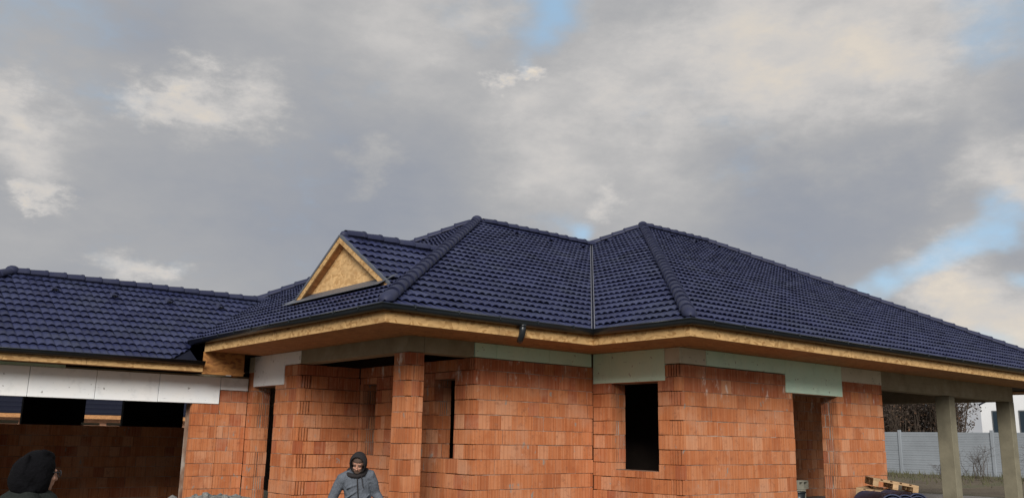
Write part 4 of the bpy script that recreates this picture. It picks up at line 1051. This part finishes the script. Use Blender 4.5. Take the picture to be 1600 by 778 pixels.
    bm = bmesh.new(); tube(bm, [(.02, -.128, 1.34), (.012, -.140, 1.24), (.005, -.125, 1.10), (.0, -.122, .95), (0, -.12, .82)], [.007]*5, 8); o = obj('zip', bm, M_HOODI, None, True); o.parent = jk
    bm = bmesh.new(); tube(bm, [(.075, -.135, 1.37), (.08, -.150, 1.28), (.085, -.145, 1.20)], [.005]*3, 6); o = obj('drawstring', bm, M_HOODI, None, True); o.parent = jk
    # hood: open shell round the face
    bm = bmesh.new(); T_ = Matrix.Translation(hc_) @ rot; rings = []
    for i in range(11):
        t_ = i/10; y = -.085+.235*t_; k = math.sqrt(max(0, 1-max(0, (t_-.25)/.75)**2.2)); rx, rzz = .112*k+.004, .148*k+.004
        if t_ < .25: rx *= .84+.64*t_; rzz *= .86+.56*t_
        rings.append([bm.verts.new(T_ @ Vector((rx*math.cos(2*math.pi*j/24), y+.03*(math.sin(2*math.pi*j/24) < 0)*math.sin(2*math.pi*j/24)*-1, .0+rzz*math.sin(2*math.pi*j/24)+(.01)))) for j in range(24)])
    for a, b in zip(rings, rings[1:]):
        for j in range(24): bm.faces.new((a[j], a[(j+1) % 24], b[(j+1) % 24], b[j]))
    inn = [bm.verts.new(T_ @ ((T_.inverted() @ v.co)*.86+Vector((0, .035, 0)))) for v in rings[0]]
    for j in range(24): bm.faces.new((rings[0][(j+1) % 24], rings[0][j], inn[j], inn[(j+1) % 24]))
    bm.faces.new(rings[-1]); bmesh.ops.recalc_face_normals(bm, faces=bm.faces[:])
    o = obj('hood', bm, M_HOODI, None, True); o.parent = P_
    bm = bmesh.new(); tube(bm, [(-.10, -.02, 1.385), (-.04, -.09, 1.365), (.03, -.115, 1.36), (.10, -.09, 1.37), (.15, -.01, 1.39), (.11, .08, 1.42), (.02, .11, 1.43), (-.07, .07, 1.42), (-.10, -.02, 1.385)], [.034]*9, 10); o = obj('hood_collar', bm, M_HOODI, None, True); o.parent = P_
    bm = bmesh.new()
    tube(bm, [(0, .03, .98), (0, .02, .84)], [.165, .17], 16, [.115, .12], upv=(0, 1, 0))
    for s in (-1, 1): tube(bm, [(s*.085, .02, .88), (s*.11, -.02, .5), (s*.12, .03, .06)], [.105, .08, .075], 14)
    fuse('trousers', bm, M_TRS, P_, .011, None)
    for s in (-1, 1):
        bm = bmesh.new(); tube(bm, [(s*.12, .055, .05), (s*.13, -.12, .04)], [.052, .044], 12); tube(bm, [(s*.12, .05, .05), (s*.12, .04, .16)], [.055, .055], 12); o = obj('boot', bm, M_BOOT, None, True); o.parent = P_
def person_hood():
    loc = Vector((1.42, 6.5, GZ)); rz = math.atan2(5.9, 1.29)-math.pi/2
    P_ = empty('person', loc, rz); tag(P_, 'person in black hood and glasses turned away at the bottom left', 'person')
    # face turned to the right and away from the camera
    rot = Matrix.Rotation(R(108), 4, 'Z') @ Matrix.Rotation(R(4), 4, 'X')
    hc_ = Vector((.050, .0, 1.555))
    bm = bmesh.new(); head_mesh(bm, hc_, rot)
    tube(bm, [(0, .02, 1.38), (.02, 0, 1.52)], [.058, .055], 12)
    tube(bm, [(0, 0, .92), (0, 0, 1.1), (0, 0, 1.3), (0, .01, 1.40)], [.11, .11, .12, .07], 16, [.15, .14, .16, .08], upv=(1, 0, 0))
    for s in (-1, 1):
        a, b, c = (.0, s*.18, 1.36), (.02, s*.24, 1.08), (.12, s*.2, .86); tube(bm, [a, b, c], [.05, .04, .028], 10); hand(bm, c, (.4, 0, -1), (.5, -s*.3, .3))
        tube(bm, [(0, s*.09, .92), (.02, s*.11, .5), (0, s*.12, .09)], [.085, .056, .04], 12); tube(bm, [(-.03, s*.12, .05), (.13, s*.13, .04)], [.042, .036], 10)
    fuse('body', bm, M_SKIN, P_, .0085, None)
    # hood: heavy teardrop, slumped at the back, open to the right-rear
    bm = bmesh.new()
    ell(bm, (.025, 0, 1.585), (.112, .125, .120), 24); ell(bm, (-.015, -.01, 1.545), (.112, .125, .130), 24); ell(bm, (-.032, -.01, 1.515), (.102, .12, .105), 24); ell(bm, (.045, -.03, 1.54), (.075, .095, .140), 24); ell(bm, (.0, 0, 1.46), (.110, .12, .06), 24)
    tube(bm, [(.055, -.06, 1.685), (.098, -.02, 1.665), (.105, .05, 1.645)], [.026, .028, .026], 10)
    tube(bm, [(-.10, -.02, 1.60), (-.08, -.08, 1.49), (.02, -.115, 1.45)], [.018, .022, .018], 10); tube(bm, [(-.03, -.10, 1.67), (-.055, -.12, 1.57), (-.02, -.12, 1.48)], [.012, .018, .012], 10)
    fuse('hood', bm, M_BLK2, P_, .0085, None)
    bm = bmesh.new()
    tube(bm, [(0, 0, .80), (0, 0, 1.0), (0, 0, 1.2), (0, 0, 1.34), (0, .01, 1.42), (0, 0, 1.46)], [.15, .145, .15, .15, .125, .10], 18, [.19, .185, .20, .21, .16, .10], upv=(1, 0, 0))
    for s in (-1, 1): tube(bm, [(0, s*.10, 1.38), (.0, s*.19, 1.35), (.02, s*.25, 1.08), (.12, s*.205, .85)], [.075, .085, .068, .052], 14)
    fuse('jacket', bm, M_DGRN, P_, .011, None)
    bm = bmesh.new(); T_ = Matrix.Translation(hc_) @ rot
    for s in (-1, 1):
        ring = [T_ @ Vector((s*.033+.026*math.cos(a*math.pi/6), -.108, .006+.020*math.sin(a*math.pi/6))) for a in range(13)]; tube(bm, ring, [.0028]*13, 6, cap=False)
        tube(bm, [T_ @ Vector((s*.060, -.105, .012)), T_ @ Vector((s*.078, -.04, .014)), T_ @ Vector((s*.08, .02, .008))], [.0028]*3, 6)
    tube(bm, [T_ @ Vector((-.008, -.110, .010)), T_ @ Vector((.008, -.110, .010))], [.0025]*2, 6)
    o = obj('glasses', bm, M_GUT, None, True); o.parent = P_
    bm = bmesh.new(); tube(bm, [(0, 0, .96), (0, 0, .84)], [.12, .125], 16, [.165, .17], upv=(1, 0, 0))
    for s in (-1, 1): tube(bm, [(0, s*.085, .88), (.02, s*.11, .5), (0, s*.12, .06)], [.105, .08, .075], 14)
    fuse('trousers', bm, M_TRS, P_, .011, None)
    for s in (-1, 1):
        bm = bmesh.new(); tube(bm, [(-.03, s*.12, .05), (.14, s*.13, .04)], [.052, .044], 12); tube(bm, [(0, s*.12, .05), (0, s*.12, .16)], [.055, .055], 12); o = obj('boot', bm, M_BOOT, None, True); o.parent = P_
person_grey(); person_hood()
